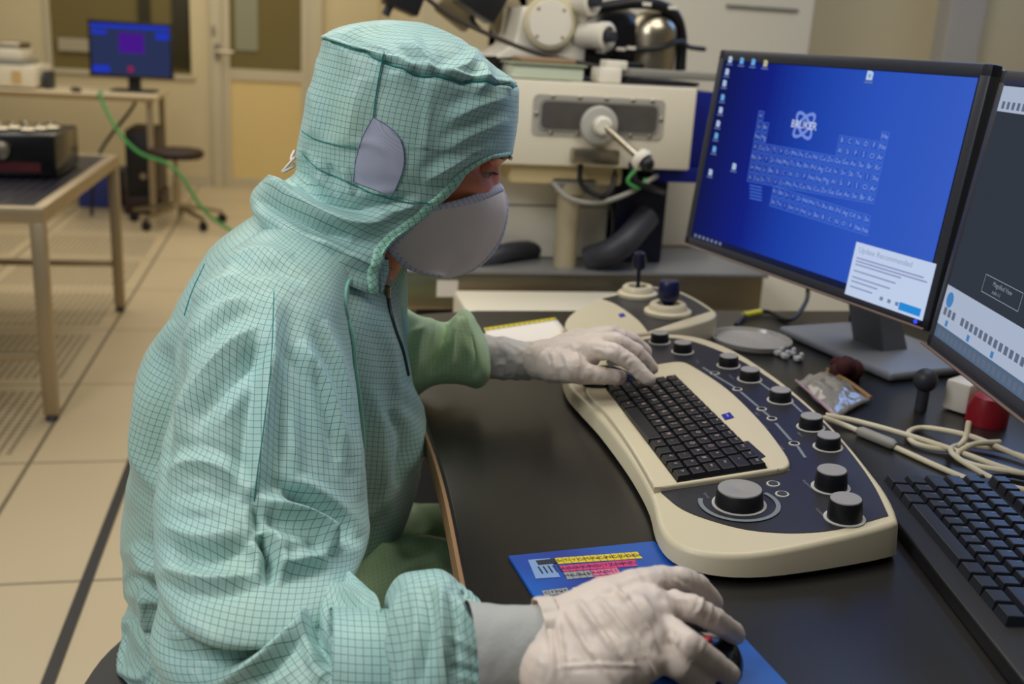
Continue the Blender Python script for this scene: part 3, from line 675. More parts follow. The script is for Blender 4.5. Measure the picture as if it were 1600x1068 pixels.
out_px = [(1020, 778), (1029, 815), (1046, 842), (1078, 858), (1130, 866), (1200, 862), (1300, 842), (1392, 818), (1402, 806), (1386, 770), (1360, 735), (1325, 692), (1275, 640), (1215, 590), (1150, 548), (1095, 527), (1045, 521), (1000, 525), (950, 536), (905, 550), (884, 575), (890, 602), (910, 625), (945, 660), (978, 702), (1003, 742)]
top = smooth_poly(cps(out_px), 3); cen = np.mean(top, 0)
def lower(p, k=.0): 
    q = np.array(p) ; d = (q - cen); d[2] = 0; q = q + d / np.linalg.norm(d) * k; q[2] = DZ + .006; return q
g = B(); g.prism(top, [lower(p, .004) for p in top], .005); g.done('console_body', M_con, co)
for px, py in ((1220, 850), (1360, 800), (1060, 840), (930, 600), (1300, 690), (1000, 560)):
    q = cp(px, py); B().lathe([(.008, 0), (.008, .0065)], (q[0], q[1], DZ), n=16).done('rubber_foot', M_black, co)
def skin_plate(pts, dz0, dz1, name, m_, parent, bev=0, sm=3, corners=()):
    P = smooth_poly(cps(pts), sm) if sm else cps(pts)
    g = B(); g.prism([p + ZPN * dz1 for p in P], [p + ZPN * dz0 for p in P], bev); return g.done(name, m_, parent)
def curve_px(*segs):
    out = []
    for s in segs:
        if len(s) > 2: out += [tuple(p) for p in catmull([(a, b, 0) for a, b in s], 5)[:, :2]]
        else: out += list(s)
    return out
dark = curve_px([(1033, 770), (1065, 795), (1110, 813), (1170, 828), (1240, 833), (1310, 827), (1388, 806)], [(1388, 806), (1368, 764), (1340, 722), (1300, 674), (1250, 627), (1200, 590), (1150, 560), (1090, 536), (1045, 528), (1000, 532), (955, 548)], [(955, 548), (948, 568), (975, 572), (1026, 577), (1065, 573), (1088, 583), (1138, 617), (1186, 665), (1217, 705), (1232, 730), (1222, 738), (1110, 755), (1033, 768)])
skin_plate(dark, -.0005, .0008, 'dark_fascia', M_panel, co, sm=0)
tray = curve_px([(1026, 575), (1062, 571), (1086, 580), (1138, 615), (1186, 662), (1218, 702), (1233, 727), (1229, 737), (1214, 741)], [(1214, 741), (1110, 757), (1022, 770)], [(1022, 770), (1003, 735), (975, 690), (945, 650), (915, 618), (935, 590), (980, 578)])
skin_plate(tray, -.002, .0062, 'keyboard_tray', M_con, co, .003, sm=0)
KQ = [cp(947, 607, .0066), cp(1056, 590, .0066), cp(1199, 731, .0066), cp(1058, 753, .0066)]     # far-front, far-back, near-back, near-front
g = B(); g.prism([p + ZPN * .0006 for p in KQ], [p - ZPN * .002 for p in KQ]); g.done('key_well', M_black, co, smooth=False)
rows = [['Esc', '^', 'Tab', 'Lock', 'Shift', 'Strg'], ]
lay = [  # front row (nearest the typist) to back row, far end first -> widths, legends
    [(1.3, 'Strg'), (1, 'Fn'), (1, ''), (1.1, 'Alt'), (5.2, ' '), (1.1, 'Gr'), (1, ''), (1, '<'), (1, 'v'), (1, '>')],
    [(1.9, 'Sh'), (1, '<')] + [(1, c) for c in 'YXCVBNM,.-'] + [(1, '^'), (1, 'En')],
    [(1.5, 'Cap')] + [(1, c) for c in 'ASDFGHJKLÖÄ#'] + [(1.2, 'Ret')],
    [(1.2, 'Tab')] + [(1, c) for c in 'QWERTZUIOPÜ+'] + [(1.5, 'Ret')],
    [(1, '°')] + [(1, c) for c in '1234567890ß´'] + [(1.7, '<-')],
    [(1, 'Esc')] + [(1, 'F%d' % k) for k in range(1, 13)] + [(1, 'Ins'), (.9, 'Del')]]
nk = 0
for ri, row in enumerate(lay):
    tot = sum(k[0] for k in row); s = 0
    for wdt, leg in row:
        a0, a1 = s / tot, (s + wdt) / tot; s += wdt; b0, b1 = ri / 6, (ri + 1) / 6
        def bl(a, b): 
            e0 = KQ[0] * (1 - a) + KQ[3] * a; e1 = KQ[1] * (1 - a) + KQ[2] * a; return e0 * (1 - b) + e1 * b
        m_ = .0013
        q = [bl(a0, b0), bl(a0, b1), bl(a1, b1), bl(a1, b0)]; cc = sum(q) / 4
        lo = [p + (cc - p) / np.linalg.norm(cc - p) * .0008 + ZPN * .0007 for p in q]; hi = [p + (cc - p) / np.linalg.norm(cc - p) * .0030 + ZPN * .0058 for p in q]
        g = B(); g.prism(hi, lo, .0009)
        if leg.strip():
            g.mi = 1; du = (q[3] - q[0]); dv_ = (q[1] - q[0])
            g.text(leg, cc + ZPN * .0058 - du * .08 + dv_ * .05, du, dv_, .0075 if len(leg) == 1 else .0042, .0004)
        g.done('key', [M_key, M_leg], co, smooth=False, recalc=False, origin=cc)
        nk += 1
g = B(); q = [cp(1162, 690, .0066), cp(1169, 689, .0066), cp(1196, 713, .0066), cp(1188, 716, .0066)]; g.prism([p + ZPN * .0006 for p in q], [p - ZPN * .001 for p in q]); g.done('indicator_window', M_panel, co, smooth=False)
g = B(); q = [cp(1127, 648, .0066), cp(1140, 644, .0066), cp(1147, 652, .0066), cp(1133, 656, .0066)]; g.prism([p + ZPN * .0005 for p in q], [p - ZPN * .001 for p in q])
g.mi = 1; g.text('ZEISS', sum(q) / 4 + ZPN * .0006, q[3] - q[0], q[1] - q[0], .0035); g.done('blue_badge', [M_zblue, M_white], co, smooth=False, recalc=False)
# knobs
def knob(px, py, r, h, name='knob', ring=1.28, dish=False):
    """px, py: centre of the cap"""
    b = cp(px, py, h + .0008); c = b - ZPN * h
    g = B(); g.lathe([(r * ring, 0), (r * ring, .0006), (r * ring * .94, .0008)], c, ZPN, 40); rg = g
    body = B(); body.lathe([(r * 1.08, .0005), (r * 1.04, h * .5), (r, h * .93), (r * .96, h)], c, ZPN, 40); kb = body.done(name, M_knob, co)
    cap = B()
    if dish: cap.lathe([(r * .97, h), (r * .95, h + .0012), (r * .3, h + .0014), (r * .2, h + .0006)], c, ZPN, 40)
    else: cap.lathe([(r * .96, h), (r * .93, h + .0010), (r * .1, h + .0012)], c, ZPN, 40)
    cap.done('knob_cap', M_cap, kb); rg.done('knob_ring', M_ring, kb)
    return c
for px, py in ((1031, 520), (1067, 535), (1139, 556), (1172, 577), (1220, 609), (1268, 650), (1295, 680)): knob(px, py, .0125, .0135)
knob(1300, 734, .0148, .0185); knob(1322, 779, .0148, .0195)
dc = knob(1156, 764, .0215, .0155, 'speed_dial', 1.2, True)
# printed lines, arc and little buttons
uX = (KQ[1] - KQ[0]) / np.linalg.norm(KQ[1] - KQ[0]); uY = (KQ[0] - KQ[3]) / np.linalg.norm(KQ[0] - KQ[3])
g = B()
def band(g, P, wd, lift=.0012):
    V = []; n = len(P)
    for i in range(n):
        d = P[min(i + 1, n - 1)] - P[max(i - 1, 0)]; s_ = np.cross(ZPN, d); s_ = s_ / np.linalg.norm(s_) * wd / 2; V += [P[i] + s_ + ZPN * lift, P[i] - s_ + ZPN * lift]
    g.raw(V, [(2 * i, 2 * i + 1, 2 * i + 3, 2 * i + 2) for i in range(n - 1)])
arc = []
ex_ = np.array((1, 0, .075)); ex_ /= np.linalg.norm(ex_); ey_ = np.cross(ZPN, ex_)
for a in range(150, 385, 6): arc.append(dc + (ex_ * math.cos(math.radians(a)) + ey_ * math.sin(math.radians(a))) * .0365)
band(g, arc, .0045); g.done('printed_arc', M_strip, co, smooth=False)
for a, b in (((1098, 575), (1112, 584)), ((1116, 587), (1148, 606)), ((1157, 613), (1184, 636)), ((1192, 643), (1203, 652)), ((1212, 662), (1236, 689)), ((1246, 698), (1258, 716)), ((1185, 597), (1204, 611)), ((1235, 628), (1253, 645))):
    g = B(); band(g, [cp(*a), cp(*b)], .0034); g.done('printed_line', M_strip, co, smooth=False)
for px, py in ((1117, 584), (1152, 609), (1190, 640), (1206, 655), (1241, 694)):
    c = cp(px, py); g = B(); g.lathe([(.0062, .0008), (.0060, .0016), (.0048, .0018), (.0040, .0012)], c, ZPN, 24); b_ = g.done('button_ring', M_ring, co); g = B(); g.lathe([(.0045, .0008), (.0040, .0020)], c, ZPN, 20); g.done('push_button', M_knob, b_)
for px, py in ((1208, 757), (1222, 773)):
    c = cp(px, py); g = B(); g.lathe([(.0068, .0008), (.0066, .0016), (.0054, .0018), (.0048, .0014)], c, ZPN, 24); b_ = g.done('button_ring', M_ring, co); g = B(); g.lathe([(.005, .0008), (.0046, .0022)], c, ZPN, 20); g.done('push_button', M_darkgrey, b_)
g = B()
for px, py, txt in ((1104, 775, 'Speed'), (1262, 758, 'Brightness'), (1282, 802, 'Contrast'), (1143, 590, 'Aperture'), (1130, 620, 'Scan'), (1222, 700, 'Focus'), (1183, 648, 'Stig X'), (1250, 680, 'Shift X'), (1196, 668, 'Stig Y'), (1090, 566, 'Freeze')):
    g.text(txt, cp(px, py), -uY, uX, .0048, .0012)
g.done('printed_lettering', M_strip, co, smooth=False, recalc=False)

# ---- joystick panel ---------------------------------------------------
jo = thing('joystick_console', 'cream twin joystick console with two ring bezels at the desk rear', 'joystick console', (.55, 1.55, DZ))
ZP0, JN = (.5, 1.5, .762), np.array((-.04, 0, 1.0)); JN = JN / np.linalg.norm(JN)
def jp(px, py, dz=0.0): return atplane(px, py, (.5, 1.5, .762 + dz), JN)
jo_px = [(883, 505), (890, 492), (910, 478), (935, 466), (968, 456), (1015, 447), (1058, 453), (1088, 466), (1112, 481), (1120, 490), (1108, 499), (1060, 512), (1008, 519), (960, 523), (915, 523), (888, 515)]
top = smooth_poly([jp(*p) for p in jo_px], 3); cen = np.mean(top, 0)
g = B(); g.prism(top, [lower(p, .003) for p in top], .004); g.done('console_body', M_con, jo)
for px, py in ((905, 500), (1095, 486), (1000, 460), (985, 520)):
    q = jp(px, py); B().lathe([(.008, 0), (.008, .0065)], (q[0], q[1], DZ), n=16).done('rubber_foot', M_black, jo)
fp = [jp(*p) for p in curve_px([(941, 467), (975, 459), (1015, 450.5), (1056, 457), (1085, 470), (1110, 486)], [(1110, 486), (1060, 502), (1012, 518)], [(1012, 518), (1000, 503), (982, 488), (960, 474), (941, 467)])]
g = B(); g.prism([p + JN * .001 for p in fp], [p - JN * .001 for p in fp]); g.done('dark_fascia', M_panel, jo, smooth=False)
for k, (px, py, R_) in enumerate(((996, 462, .034), (1043, 490, .038))):
    c = jp(px, py)
    g = B(); g.lathe([(R_, .0005), (R_, .006), (R_ * .93, .008), (R_ * .82, .009), (R_ * .77, .016), (R_ * .70, .0185), (R_ * .48, .018), (R_ * .42, .011)], c, JN, 48, cap=False); rg = g.done('ring_bezel', M_con, jo)
    g = B(); g.lathe([(R_ * .43, .009), (R_ * .43, .0115), (R_ * .1, .017)], c, JN, 36); g.done('rubber_gaiter', M_black, rg)
    if k == 0:
        g = B(); g.tube([c + JN * .012, c + JN * .055], .0035, 12, smooth=False); s_ = g.done('joystick_shaft', M_navy, jo); g = B(); g.lathe([(.006, 0), (.0105, .004), (.012, .018), (.009, .03), (.004, .033)], c + JN * .045, JN, 24); g.done('joystick_grip', M_navy, s_)
    else:
        g = B(); g.tube([c + JN * .012, c + JN * .03], .0045, 12, smooth=False); s_ = g.done('joystick_shaft', M_navy, jo)
        g = B(); g.lathe([(.006, 0), (.0155, .010), (.0175, .02), (.0175, .036), (.014, .041)], c + JN * .014, JN, 28); g.done('joystick_grip', mat('navy_grip', (18, 24, 66), .35), s_)
g = B(); q = [jp(966, 491), jp(974, 489), jp(978, 494), jp(969, 496)]; g.prism([p + JN * .0006 for p in q], [p - JN * .001 for p in q]); g.done('blue_badge', M_zblue, jo, smooth=False)

# ---- mouse mat with periodic table ------------------------------------
mq = [atz(794, 872, DZ), atz(1010, 850, DZ), atz(1236, 1068, DZ), atz(893, 1180, DZ)]
eu = mq[1] - mq[0]; wm = np.linalg.norm(eu); eu /= wm; ev = mq[2] - mq[1]; ev -= eu * (ev @ eu); hm = np.linalg.norm(ev); ev /= hm
mo = mq[0] + np.array((0, 0, 0)); hm = .25; wm = .143
mo = mq[0]; 
mm = thing('mouse_mat', 'blue mouse mat printed with a coloured periodic table', 'mouse mat', (mo + eu * wm / 2 + ev * hm / 2))
U3 = eu; V3 = ev; up = np.array((0, 0, 1.0))
def mp(s_, t_, z): return mo + U3 * s_ + V3 * t_ + up * z
def matblue():
    m = mat('mat_blue', (32, 66, 168), .35); nt = m.node_tree; N = nt.nodes.new; L = nt.links.new
    tc = N('ShaderNodeTexCoord'); n = N('ShaderNodeTexNoise'); n.inputs['Scale'].default_value = 7; L(tc.outputs['Object'], n.inputs[0]); cr = N('ShaderNodeValToRGB'); L(n.outputs['Fac'], cr.inputs[0])
    cr.color_ramp.elements[0].position = .35; cr.color_ramp.elements[0].color = lin((36, 44, 140)) + (1,); cr.color_ramp.elements[1].position = .7; cr.color_ramp.elements[1].color = lin((30, 110, 200)) + (1,)
    L(cr.outputs[0], nt.nodes['Principled BSDF'].inputs['Base Color']); return m
g = B(); P4 = [mp(0, 0, .003), mp(wm, 0, .003), mp(wm, hm, .003), mp(0, hm, .003)]; g.prism(P4, [p - up * .0028 for p in P4], .0008); g.done('mat_pad', matblue(), mm)
# origin of the printed table: its top row runs along the far edge
def blk(g, s0, t0, s1, t1, z=.0034): g.raw([mp(s0, t0, z), mp(s1, t0, z), mp(s1, t1, z), mp(s0, t1, z)], [(0, 1, 2, 3)])
def mst(px, py):
    p = atz(px, py, DZ + .0034) - mo; return p @ U3, p @ V3
bands = [('yellow', (222, 196, 36), [(866, 871), (996, 861), (1005, 872), (872, 881)], 12, 1),
         ('magenta', (206, 60, 120), [(873, 883), (992, 873), (997, 884), (880, 893)], 11, 1),
         ('pink', (216, 106, 140), [(922, 890), (964, 886), (985, 914), (940, 919)], 4, 3),
         ('grey_print', (150, 152, 150), [(880, 893), (921, 890), (929, 901), (886, 905)], 4, 1),
         ('grey_print', (150, 152, 150), [(846, 922), (886, 917), (902, 944), (860, 950)], 4, 3),
         ('yellow', (222, 196, 36), [(895, 917), (911, 915), (915, 923), (898, 925)], 2, 1),
         ('pale_blue', (128, 160, 204), [(823, 873), (860, 870), (878, 902), (836, 905)], 1, 1),
         ('grey_print', (150, 152, 150), [(1010, 905), (1060, 900), (1100, 950), (1040, 955)], 5, 4)]
els = ('H He Li Be B C N O F Ne Na Mg Al Si P S Cl Ar K Ca Sc Ti V Cr Mn Fe Co Ni Cu Zn Ga Ge As Se Br Kr Rb Sr Y Zr Nb Mo Tc Ru Rh Pd Ag Cd In Sn Sb Te I Xe').split(); ei = 20
M_ink = mat('print_ink', (40, 40, 52), .5)
pm = {}
for nm, col, px4, nx, ny in bands:
    if nm not in pm: pm[nm] = mat('print_' + nm, col, .45)
    S4 = [np.array(mst(*p)) for p in px4]; g = B()
    for i in range(nx):
        for j in range(ny):
            def bb(a, b): return (S4[0] * (1 - a) + S4[1] * a) * (1 - b) + (S4[3] * (1 - a) + S4[2] * a) * b
            e = .04; c4 = [bb((i + e) / nx, (j + e) / ny), bb((i + 1 - e) / nx, (j + e) / ny), bb((i + 1 - e) / nx, (j + 1 - e) / ny), bb((i + e) / nx, (j + 1 - e) / ny)]
            g.mi = 0; g.raw([mp(c[0], c[1], .0034) for c in c4], [(0, 1, 2, 3)])
            if nx > 1:
                g.mi = 1; cc = sum(c4) / 4; hgt = abs(c4[3][1] - c4[0][1]); g.text(els[ei % len(els)], mp(cc[0], cc[1], .0036), U3, -V3, hgt * .55, .0001); ei += 1
            else:
                g.mi = 1
                for q in range(5): blk(g, c4[0][0] + .004 + .0045 * q, c4[0][1] + .014, c4[0][0] + .0055 + .0045 * q, c4[0][1] + .026, .0037)
                blk(g, c4[0][0] + .006, c4[0][1] + .003, c4[0][0] + .024, c4[0][1] + .011, .0037)
    g.done('printed_block', [pm[nm], M_ink], mm, smooth=False, recalc=False)
s_, t_ = mst(1203, 1066); s_ = min(s_ - .004, wm - .011); g = B(); g.text('BRUKER', mp(s_, t_ + .022, .0034), V3, U3, .011, .0002); g.done('printed_name', M_white, mm, smooth=False, recalc=False)

# ---- computer mouse under the near glove ------------------------------
mc = atz(1068, 998, DZ + .02); ms = thing('computer_mouse', 'black mouse with a red accent under the near gloved hand', 'mouse', (mc[0], mc[1], DZ + .003))
md = atz(1158, 1024, DZ + .02) - mc; ang = math.atan2(md[1], md[0])
def mouse_mesh(c, ang, L_, W_, Hh, z0):
    g = B(); n, m_ = 28, 14; V = []; Fc = []
    for j in range(m_ + 1):
        ph = j / m_ * math.pi / 2
        for k in range(n):
            a = 2 * math.pi * k / n; x = math.cos(a); y = math.sin(a); x = math.copysign(abs(x) ** .8, x); y = math.copysign(abs(y) ** .75, y)
            rr_ = math.cos(ph) ** .55; hx = L_ / 2 * x * rr_; hy = W_ / 2 * y * rr_ * (1 - .08 * math.cos(a * 2))
            z = Hh * math.sin(ph) ** .9 * (1 - .28 * max(0, x) ** 1.5); V.append((c[0] + hx * math.cos(ang) - hy * math.sin(ang), c[1] + hx * math.sin(ang) + hy * math.cos(ang), z0 + z))
    for j in range(m_):
        for k in range(n): a, b = j * n + k, j * n + (k + 1) % n; Fc.append((a, b, b + n, a + n))
    Fc.append(tuple(range(n))[::-1]); Fc.append(tuple(m_ * n + k for k in range(n))); g.raw(V, Fc); return g
mouse_mesh(mc, ang, .092, .056, .034, DZ + .0035).done('mouse_shell', M_black_gloss, ms)
g = B(); q = atz(1104, 1003, DZ + .03); g.lathe([(.004, 0), (.004, .005), (.002, .006)], (q[0], q[1], DZ + .0285), n=20); g.done('red_button', mat('red_plastic', (190, 26, 36), .4), ms)
mc2 = atz(955, 570, .785); ms = thing('computer_mouse', 'black puck between the far glove and the console keyboard', 'mouse', (mc2[0], mc2[1], .755))
mouse_mesh(mc2, 0.1, .075, .045, .022, .7555 + .075 * (mc2[0] - .33)).done('mouse_shell', M_black_gloss, ms)

# ---- black keyboard on the right --------------------------------------
kb = thing('keyboard', 'full size black keyboard lying beside the right console edge', 'keyboard', (.62, .75, DZ))
k0 = atz(1380, 790, DZ + .012); k1 = atz(1604, 1075, DZ + .012); kv = k1 - k0; kv[2] = 0; kv /= np.linalg.norm(kv)      # front edge, far -> near
kw = np.array((-kv[1], kv[0], 0)); kw = kw if kw[0] > 0 else -kw                                       # towards the monitors
k0 = k0 - kv * .07
def kp(a, b, z): return np.array((k0[0], k0[1], 0)) + kv * a + kw * b + np.array((0, 0, z))
KL, KW_ = .45, .155
g = B(); g.prism([kp(0, 0, DZ + .014), kp(0, KW_, DZ + .022), kp(KL, KW_, DZ + .022), kp(KL, 0, DZ + .014)], [kp(0, 0, DZ + .001), kp(0, KW_, DZ + .001), kp(KL, KW_, DZ + .001), kp(KL, 0, DZ + .001)], .003); g.done('case', M_black, kb)
M_key2 = mat('key_charcoal', (30, 33, 42), .4)
kl2 = ['^1234567890ß´', 'QWERTZUIOPÜ+', 'ASDFGHJKLÖÄ#', '<YXCVBNM,.-']
for r in range(6):
    b0 = .020 + r * .0205 + (.008 if r == 5 else 0); a = .012
    if r == 0: ws = [1.25] * 3 + [6.25] + [1.25] * 4
    elif r == 1: ws = [1.25] + [1] * 11 + [2.75]
    elif r == 2: ws = [1.75] + [1] * 12 + [1.25]
    elif r == 3: ws = [1.5] + [1] * 12 + [1.5]
    elif r == 4: ws = [1] * 13 + [2]
    else: ws = [1] * 15
    if r < 5: ws = [-x for x in ws] if False else ws
    for i, wk in enumerate(ws):
        la = wk * .0190; zz = DZ + .014 + .052 * b0
        q = [(a + .0008, b0), (a + .0008, b0 + .0185), (a + la - .0008, b0 + .0185), (a + la - .0008, b0)]
        cc = np.mean(q, 0); hi = [kp(x + (cc[0] - x) / abs(cc[0] - x) * .0018, y + (cc[1] - y) / abs(cc[1] - y) * .0022, zz + .0085) for x, y in q]
        g = B(); g.prism(hi, [kp(x, y, zz) for x, y in q], .0008)
        leg = None
        if r in (1, 2, 3, 4):
            s_ = kl2[4 - r]; j = i if r == 4 else i - 1
            if 0 <= j < len(s_): leg = s_[j]
        if leg: g.mi = 1; g.text(leg, kp(cc[0] - .003, cc[1] + .003, zz + .0085), kv, kw, .007, .0003)
        g.done('key', [M_key2, M_strip], kb, smooth=False, recalc=False, origin=kp(cc[0], cc[1], zz)); a += la
tag(B().tube([kp(-.0, .11, DZ + .006), kp(-.03, .13, DZ + .004), kp(-.05, .19, DZ + .004), kp(.0, .25, DZ + .004)], .003).done('keyboard_cable', M_black), 'short black cable leaving the far end of the black keyboard', 'cable')
# ---- the two desk monitors --------------------------------------------
M_stand = mat('grey_stand', (120, 124, 134), .45)
M_bezel = mat('monitor_bezel_hazed', (46, 49, 60), .42, spec=.5)  # black bezel, colour lifted bluish to include the haze of pane reflections
def on_screen(o, u, v, nn, px, py):
    p = atplane(px, py, o, nn) - o; return p @ u, p @ v
# blue desktop
t, o, u, v, nn = monitor('monitor', 'large black monitor with blue periodic table desktop picture', (.7295, 1.375, 1.0164), .556, .325, -1.3609, -.0954, base_z=DZ, back=.12, stand_mat=M_stand, bez=.017, bezel_mat=M_bezel)
def wallpaper():
    m = bpy.data.materials.new('blue_wallpaper'); m.use_nodes = True; nt = m.node_tree; nt.nodes.clear(); N = nt.nodes.new; L = nt.links.new
    uv = N('ShaderNodeUVMap'); sp = N('ShaderNodeSeparateXYZ'); L(uv.outputs[0], sp.inputs[0])
    cr = N('ShaderNodeValToRGB'); L(sp.outputs[0], cr.inputs[0]); e = cr.color_ramp.elements  # picture's own blue gradient, with the viewing-angle darkening put into the colours
    e[0].position = 0; e[0].color = lin((22, 28, 84)) + (1,); e[1].position = 1; e[1].color = lin((62, 102, 212)) + (1,)
    k = e.new(.25); k.color = lin((24, 38, 140)) + (1,); k = e.new(.45); k.color = lin((34, 72, 184)) + (1,); k = e.new(.7); k.color = lin((50, 92, 206)) + (1,)
    em = N('ShaderNodeEmission'); L(cr.outputs[0], em.inputs[0]); em.inputs[1].default_value = .85
    ou = N('ShaderNodeOutputMaterial'); L(em.outputs[0], ou.inputs[0]); return m
g = B(); srect(g, o, u, v, nn, -.261, -.1455, .261, .1455, .0004); g.bm.faces.ensure_lookup_table()
uvl = g.bm.loops.layers.uv.new('UVMap')
for lp, c in zip(g.bm.faces[0].loops, ((0, 0), (1, 0), (1, 1), (0, 1))): lp[uvl].uv = c
g.done('screen', wallpaper(), t, smooth=False, recalc=False)
def S(px, py): return np.array(on_screen(o, u, v, nn, px, py))
def SP(p, l=.001): return o + u * p[0] + v * p[1] + nn * l
def quad_px(g, pts, l=.001): spoly(g, o, u, v, nn, [tuple(S(*p)) for p in pts], l)
E_cell = emis('cell_blue', (70, 112, 214), 1.0); E_sym = emis('symbol_blue', (138, 166, 232), 1.0); E_white = emis('window_white', (196, 212, 240), 1.0)
g = B(); TL, TR, BR, BL = S(1186, 172), S(1392, 206), S(1366, 320), S(1167, 284)
def gp(c_, r_): a, b = c_ / 18, r_ / 7; return (TL * (1 - a) + TR * a) * (1 - b) + (BL * (1 - a) + BR * a) * b
cells = [(0, 0), (17, 0)] + [(c, r) for r in (1, 2) for c in (0, 1, 12, 13, 14, 15, 16, 17)] + [(c, r) for r in (3, 4, 5, 6) for c in range(18)]
def cell(P, k, s_=.62):
    cc = sum(P) / 4; g.mi = 0; Q = [cc + (p - cc) * .9 for p in P]; Q2 = [cc + (p - cc) * .74 for p in P]
    V = [SP(p, .0007) for p in Q] + [SP(p, .0007) for p in Q2]; g.raw(V, [(i, (i + 1) % 4, (i + 1) % 4 + 4, i + 4) for i in range(4)])
    g.mi = 1; g.text(els[k % len(els)], SP(cc, .0009), u, v, np.linalg.norm(P[1] - P[0]) * s_, 0)
for k, (c, r) in enumerate(cells): cell([gp(c, r + 1), gp(c + 1, r + 1), gp(c + 1, r), gp(c, r)], k)
LT, RT, RB, LB = S(1209, 289), S(1362, 336), S(1357, 370), S(1202, 322)
for r in range(2):
    for c in range(15):
        def lp_(a, b): return (LT * (1 - a) + RT * a) * (1 - b) + (LB * (1 - a) + RB * a) * b
        cell([lp_(c / 15, (r + 1) / 2), lp_((c + 1) / 15, (r + 1) / 2), lp_((c + 1) / 15, r / 2), lp_(c / 15, r / 2)], k + r * 15 + c)
g.mi = 0
for k in range(5): quad_px(g, [(1172, 288 + 5 * k), (1191, 292 + 5 * k), (1191, 294 + 5 * k), (1172, 290 + 5 * k)], .0008)
g.done('periodic_table', [E_cell, E_sym], t, smooth=False, recalc=False)
# emblem: crossing orbits with the name on a bar
g = B(); cc = S(1257, 196)
for rot in (40, 140):
    ring_o = []; ring_i = []; n = 40
    for k in range(n):
        a = 2 * math.pi * k / n; r_ = math.radians(rot)
        for lst, q in ((ring_o, 1.0), (ring_i, .80)):
            x, y = .0265 * q * math.cos(a), .0125 * (q if q == 1 else .62) * math.sin(a); lst.append(cc + np.array((x * math.cos(r_) - y * math.sin(r_), x * math.sin(r_) + y * math.cos(r_))))
    V = [SP(p, .0009) for p in ring_o] + [SP(p, .0009) for p in ring_i]; g.raw(V, [(i, (i + 1) % n, (i + 1) % n + n, i + n) for i in range(n)])
g.mi = 1; g.text('BRUKER', SP(cc, .0013), u, v, .0158, 0); g.done('emblem', [emis('emblem_blue', (120, 146, 224), 1), emis('emblem_white', (214, 222, 246), 1)], t, smooth=False, recalc=False)
# icons
icols = [emis('icon_white', (190, 206, 232), 1), emis('icon_cyan', (110, 170, 226), 1), emis('icon_gold', (200, 190, 120), 1), emis('icon_text', (120, 140, 190), .8)]
for k, (px, py) in enumerate(((1142, 93), (1160, 95), (1178, 97), (1197, 99), (1137, 112), (1133, 130), (1130, 152), (1127, 172), (1123, 193), (1120, 212), (1117, 233), (1111, 269), (1148, 260), (1360, 118))):
    g = B(); c_ = S(px, py); s_ = .0048 if k != 13 else .006
    g.mi = (0, 1, 1, 2, 0, 0, 1, 0, 0, 1, 1, 0, 0, 0)[k]; spoly(g, o, u, v, nn, [(c_[0] - s_, c_[1] - s_), (c_[0] + s_, c_[1] - s_), (c_[0] + s_, c_[1] + s_ * .6), (c_[0] + s_ * .3, c_[1] + s_), (c_[0] - s_, c_[1] + s_)], .001)
    g.mi = 1; spoly(g, o, u, v, nn, [(c_[0] - s_ * .4, c_[1] - s_ * .4), (c_[0] + s_ * .5, c_[1] - s_ * .4), (c_[0] + s_ * .4, c_[1] + s_ * .3), (c_[0] - s_ * .4, c_[1] + s_ * .3)], .0012)
    g.mi = 3; srect(g, o, u, v, nn, c_[0] - .008, c_[1] - s_ - .0040, c_[0] + .008, c_[1] - s_ - .0022, .001)
    g.done('desktop_icon', icols, t, smooth=False, recalc=False)
g = B(); D0, D1, D2, D3 = S(1338, 376), S(1462, 413), S(1444, 502), S(1322, 459)
x0, x1, y0, y1 = (D0[0] + D3[0]) / 2, (D1[0] + D2[0]) / 2, (D2[1] + D3[1]) / 2, (D0[1] + D1[1]) / 2
srect(g, o, u, v, nn, x0, y0, x1, y1, .001); g.mi = 1
wd_ = x1 - x0; ht_ = y1 - y0
g.text('Update Recommended', SP(((x0 + x1) / 2 - wd_ * .1, y1 - ht_ * .13), .0014), u, v, .0105, 0)
for k, (yy, ln) in enumerate(((.28, .85), (.34, .9), (.40, .6), (.52, .55), (.64, .5), (.72, .35), (.82, .3))):
    srect(g, o, u, v, nn, x0 + wd_ * .05, y1 - ht_ * yy - .0012, x0 + wd_ * (.05 + ln), y1 - ht_ * yy + .0008, .0014)
g.mi = 2; srect(g, o, u, v, nn, x1 - wd_ * .3, y0 + ht_ * .05, x1 - wd_ * .04, y0 + ht_ * .19, .0014)
g.done('dialog_window', [E_white, emis('dialog_text', (140, 150, 190), 1), emis('dialog_button', (40, 140, 220), 1)], t, smooth=False, recalc=False)
g = B(); srect(g, o, u, v, nn, -.261, -.1455, .261, -.137, .0008); g.done('taskbar', emis('taskbar_dark', (26, 32, 62), 1), t, smooth=False)
E_tb = emis('taskbar_light', (120, 130, 170), 1)
for k in [-.25 + .012 * k for k in range(7)] + [.19 + .014 * k for k in range(4)]:
    g = B(); srect(g, o, u, v, nn, k, -.1440, k + .006, -.1390, .0011); g.done('taskbar_icon', E_tb, t, smooth=False)
g = B(); g.lathe([(.003, 0), (.0026, .001)], o + u * .262 - v * .154 + nn * .0055, nn, 16); g.done('power_light', emis('led_blue', (60, 80, 255), 1.2), t)
g = B(); g.tube([o - u * .278 - v * .160 + nn * .006, o + u * .278 - v * .160 + nn * .006], .0018, 6, smooth=False); g.done('lower_edge_trim', mat('brown_trim', (112, 92, 84), .4), t)

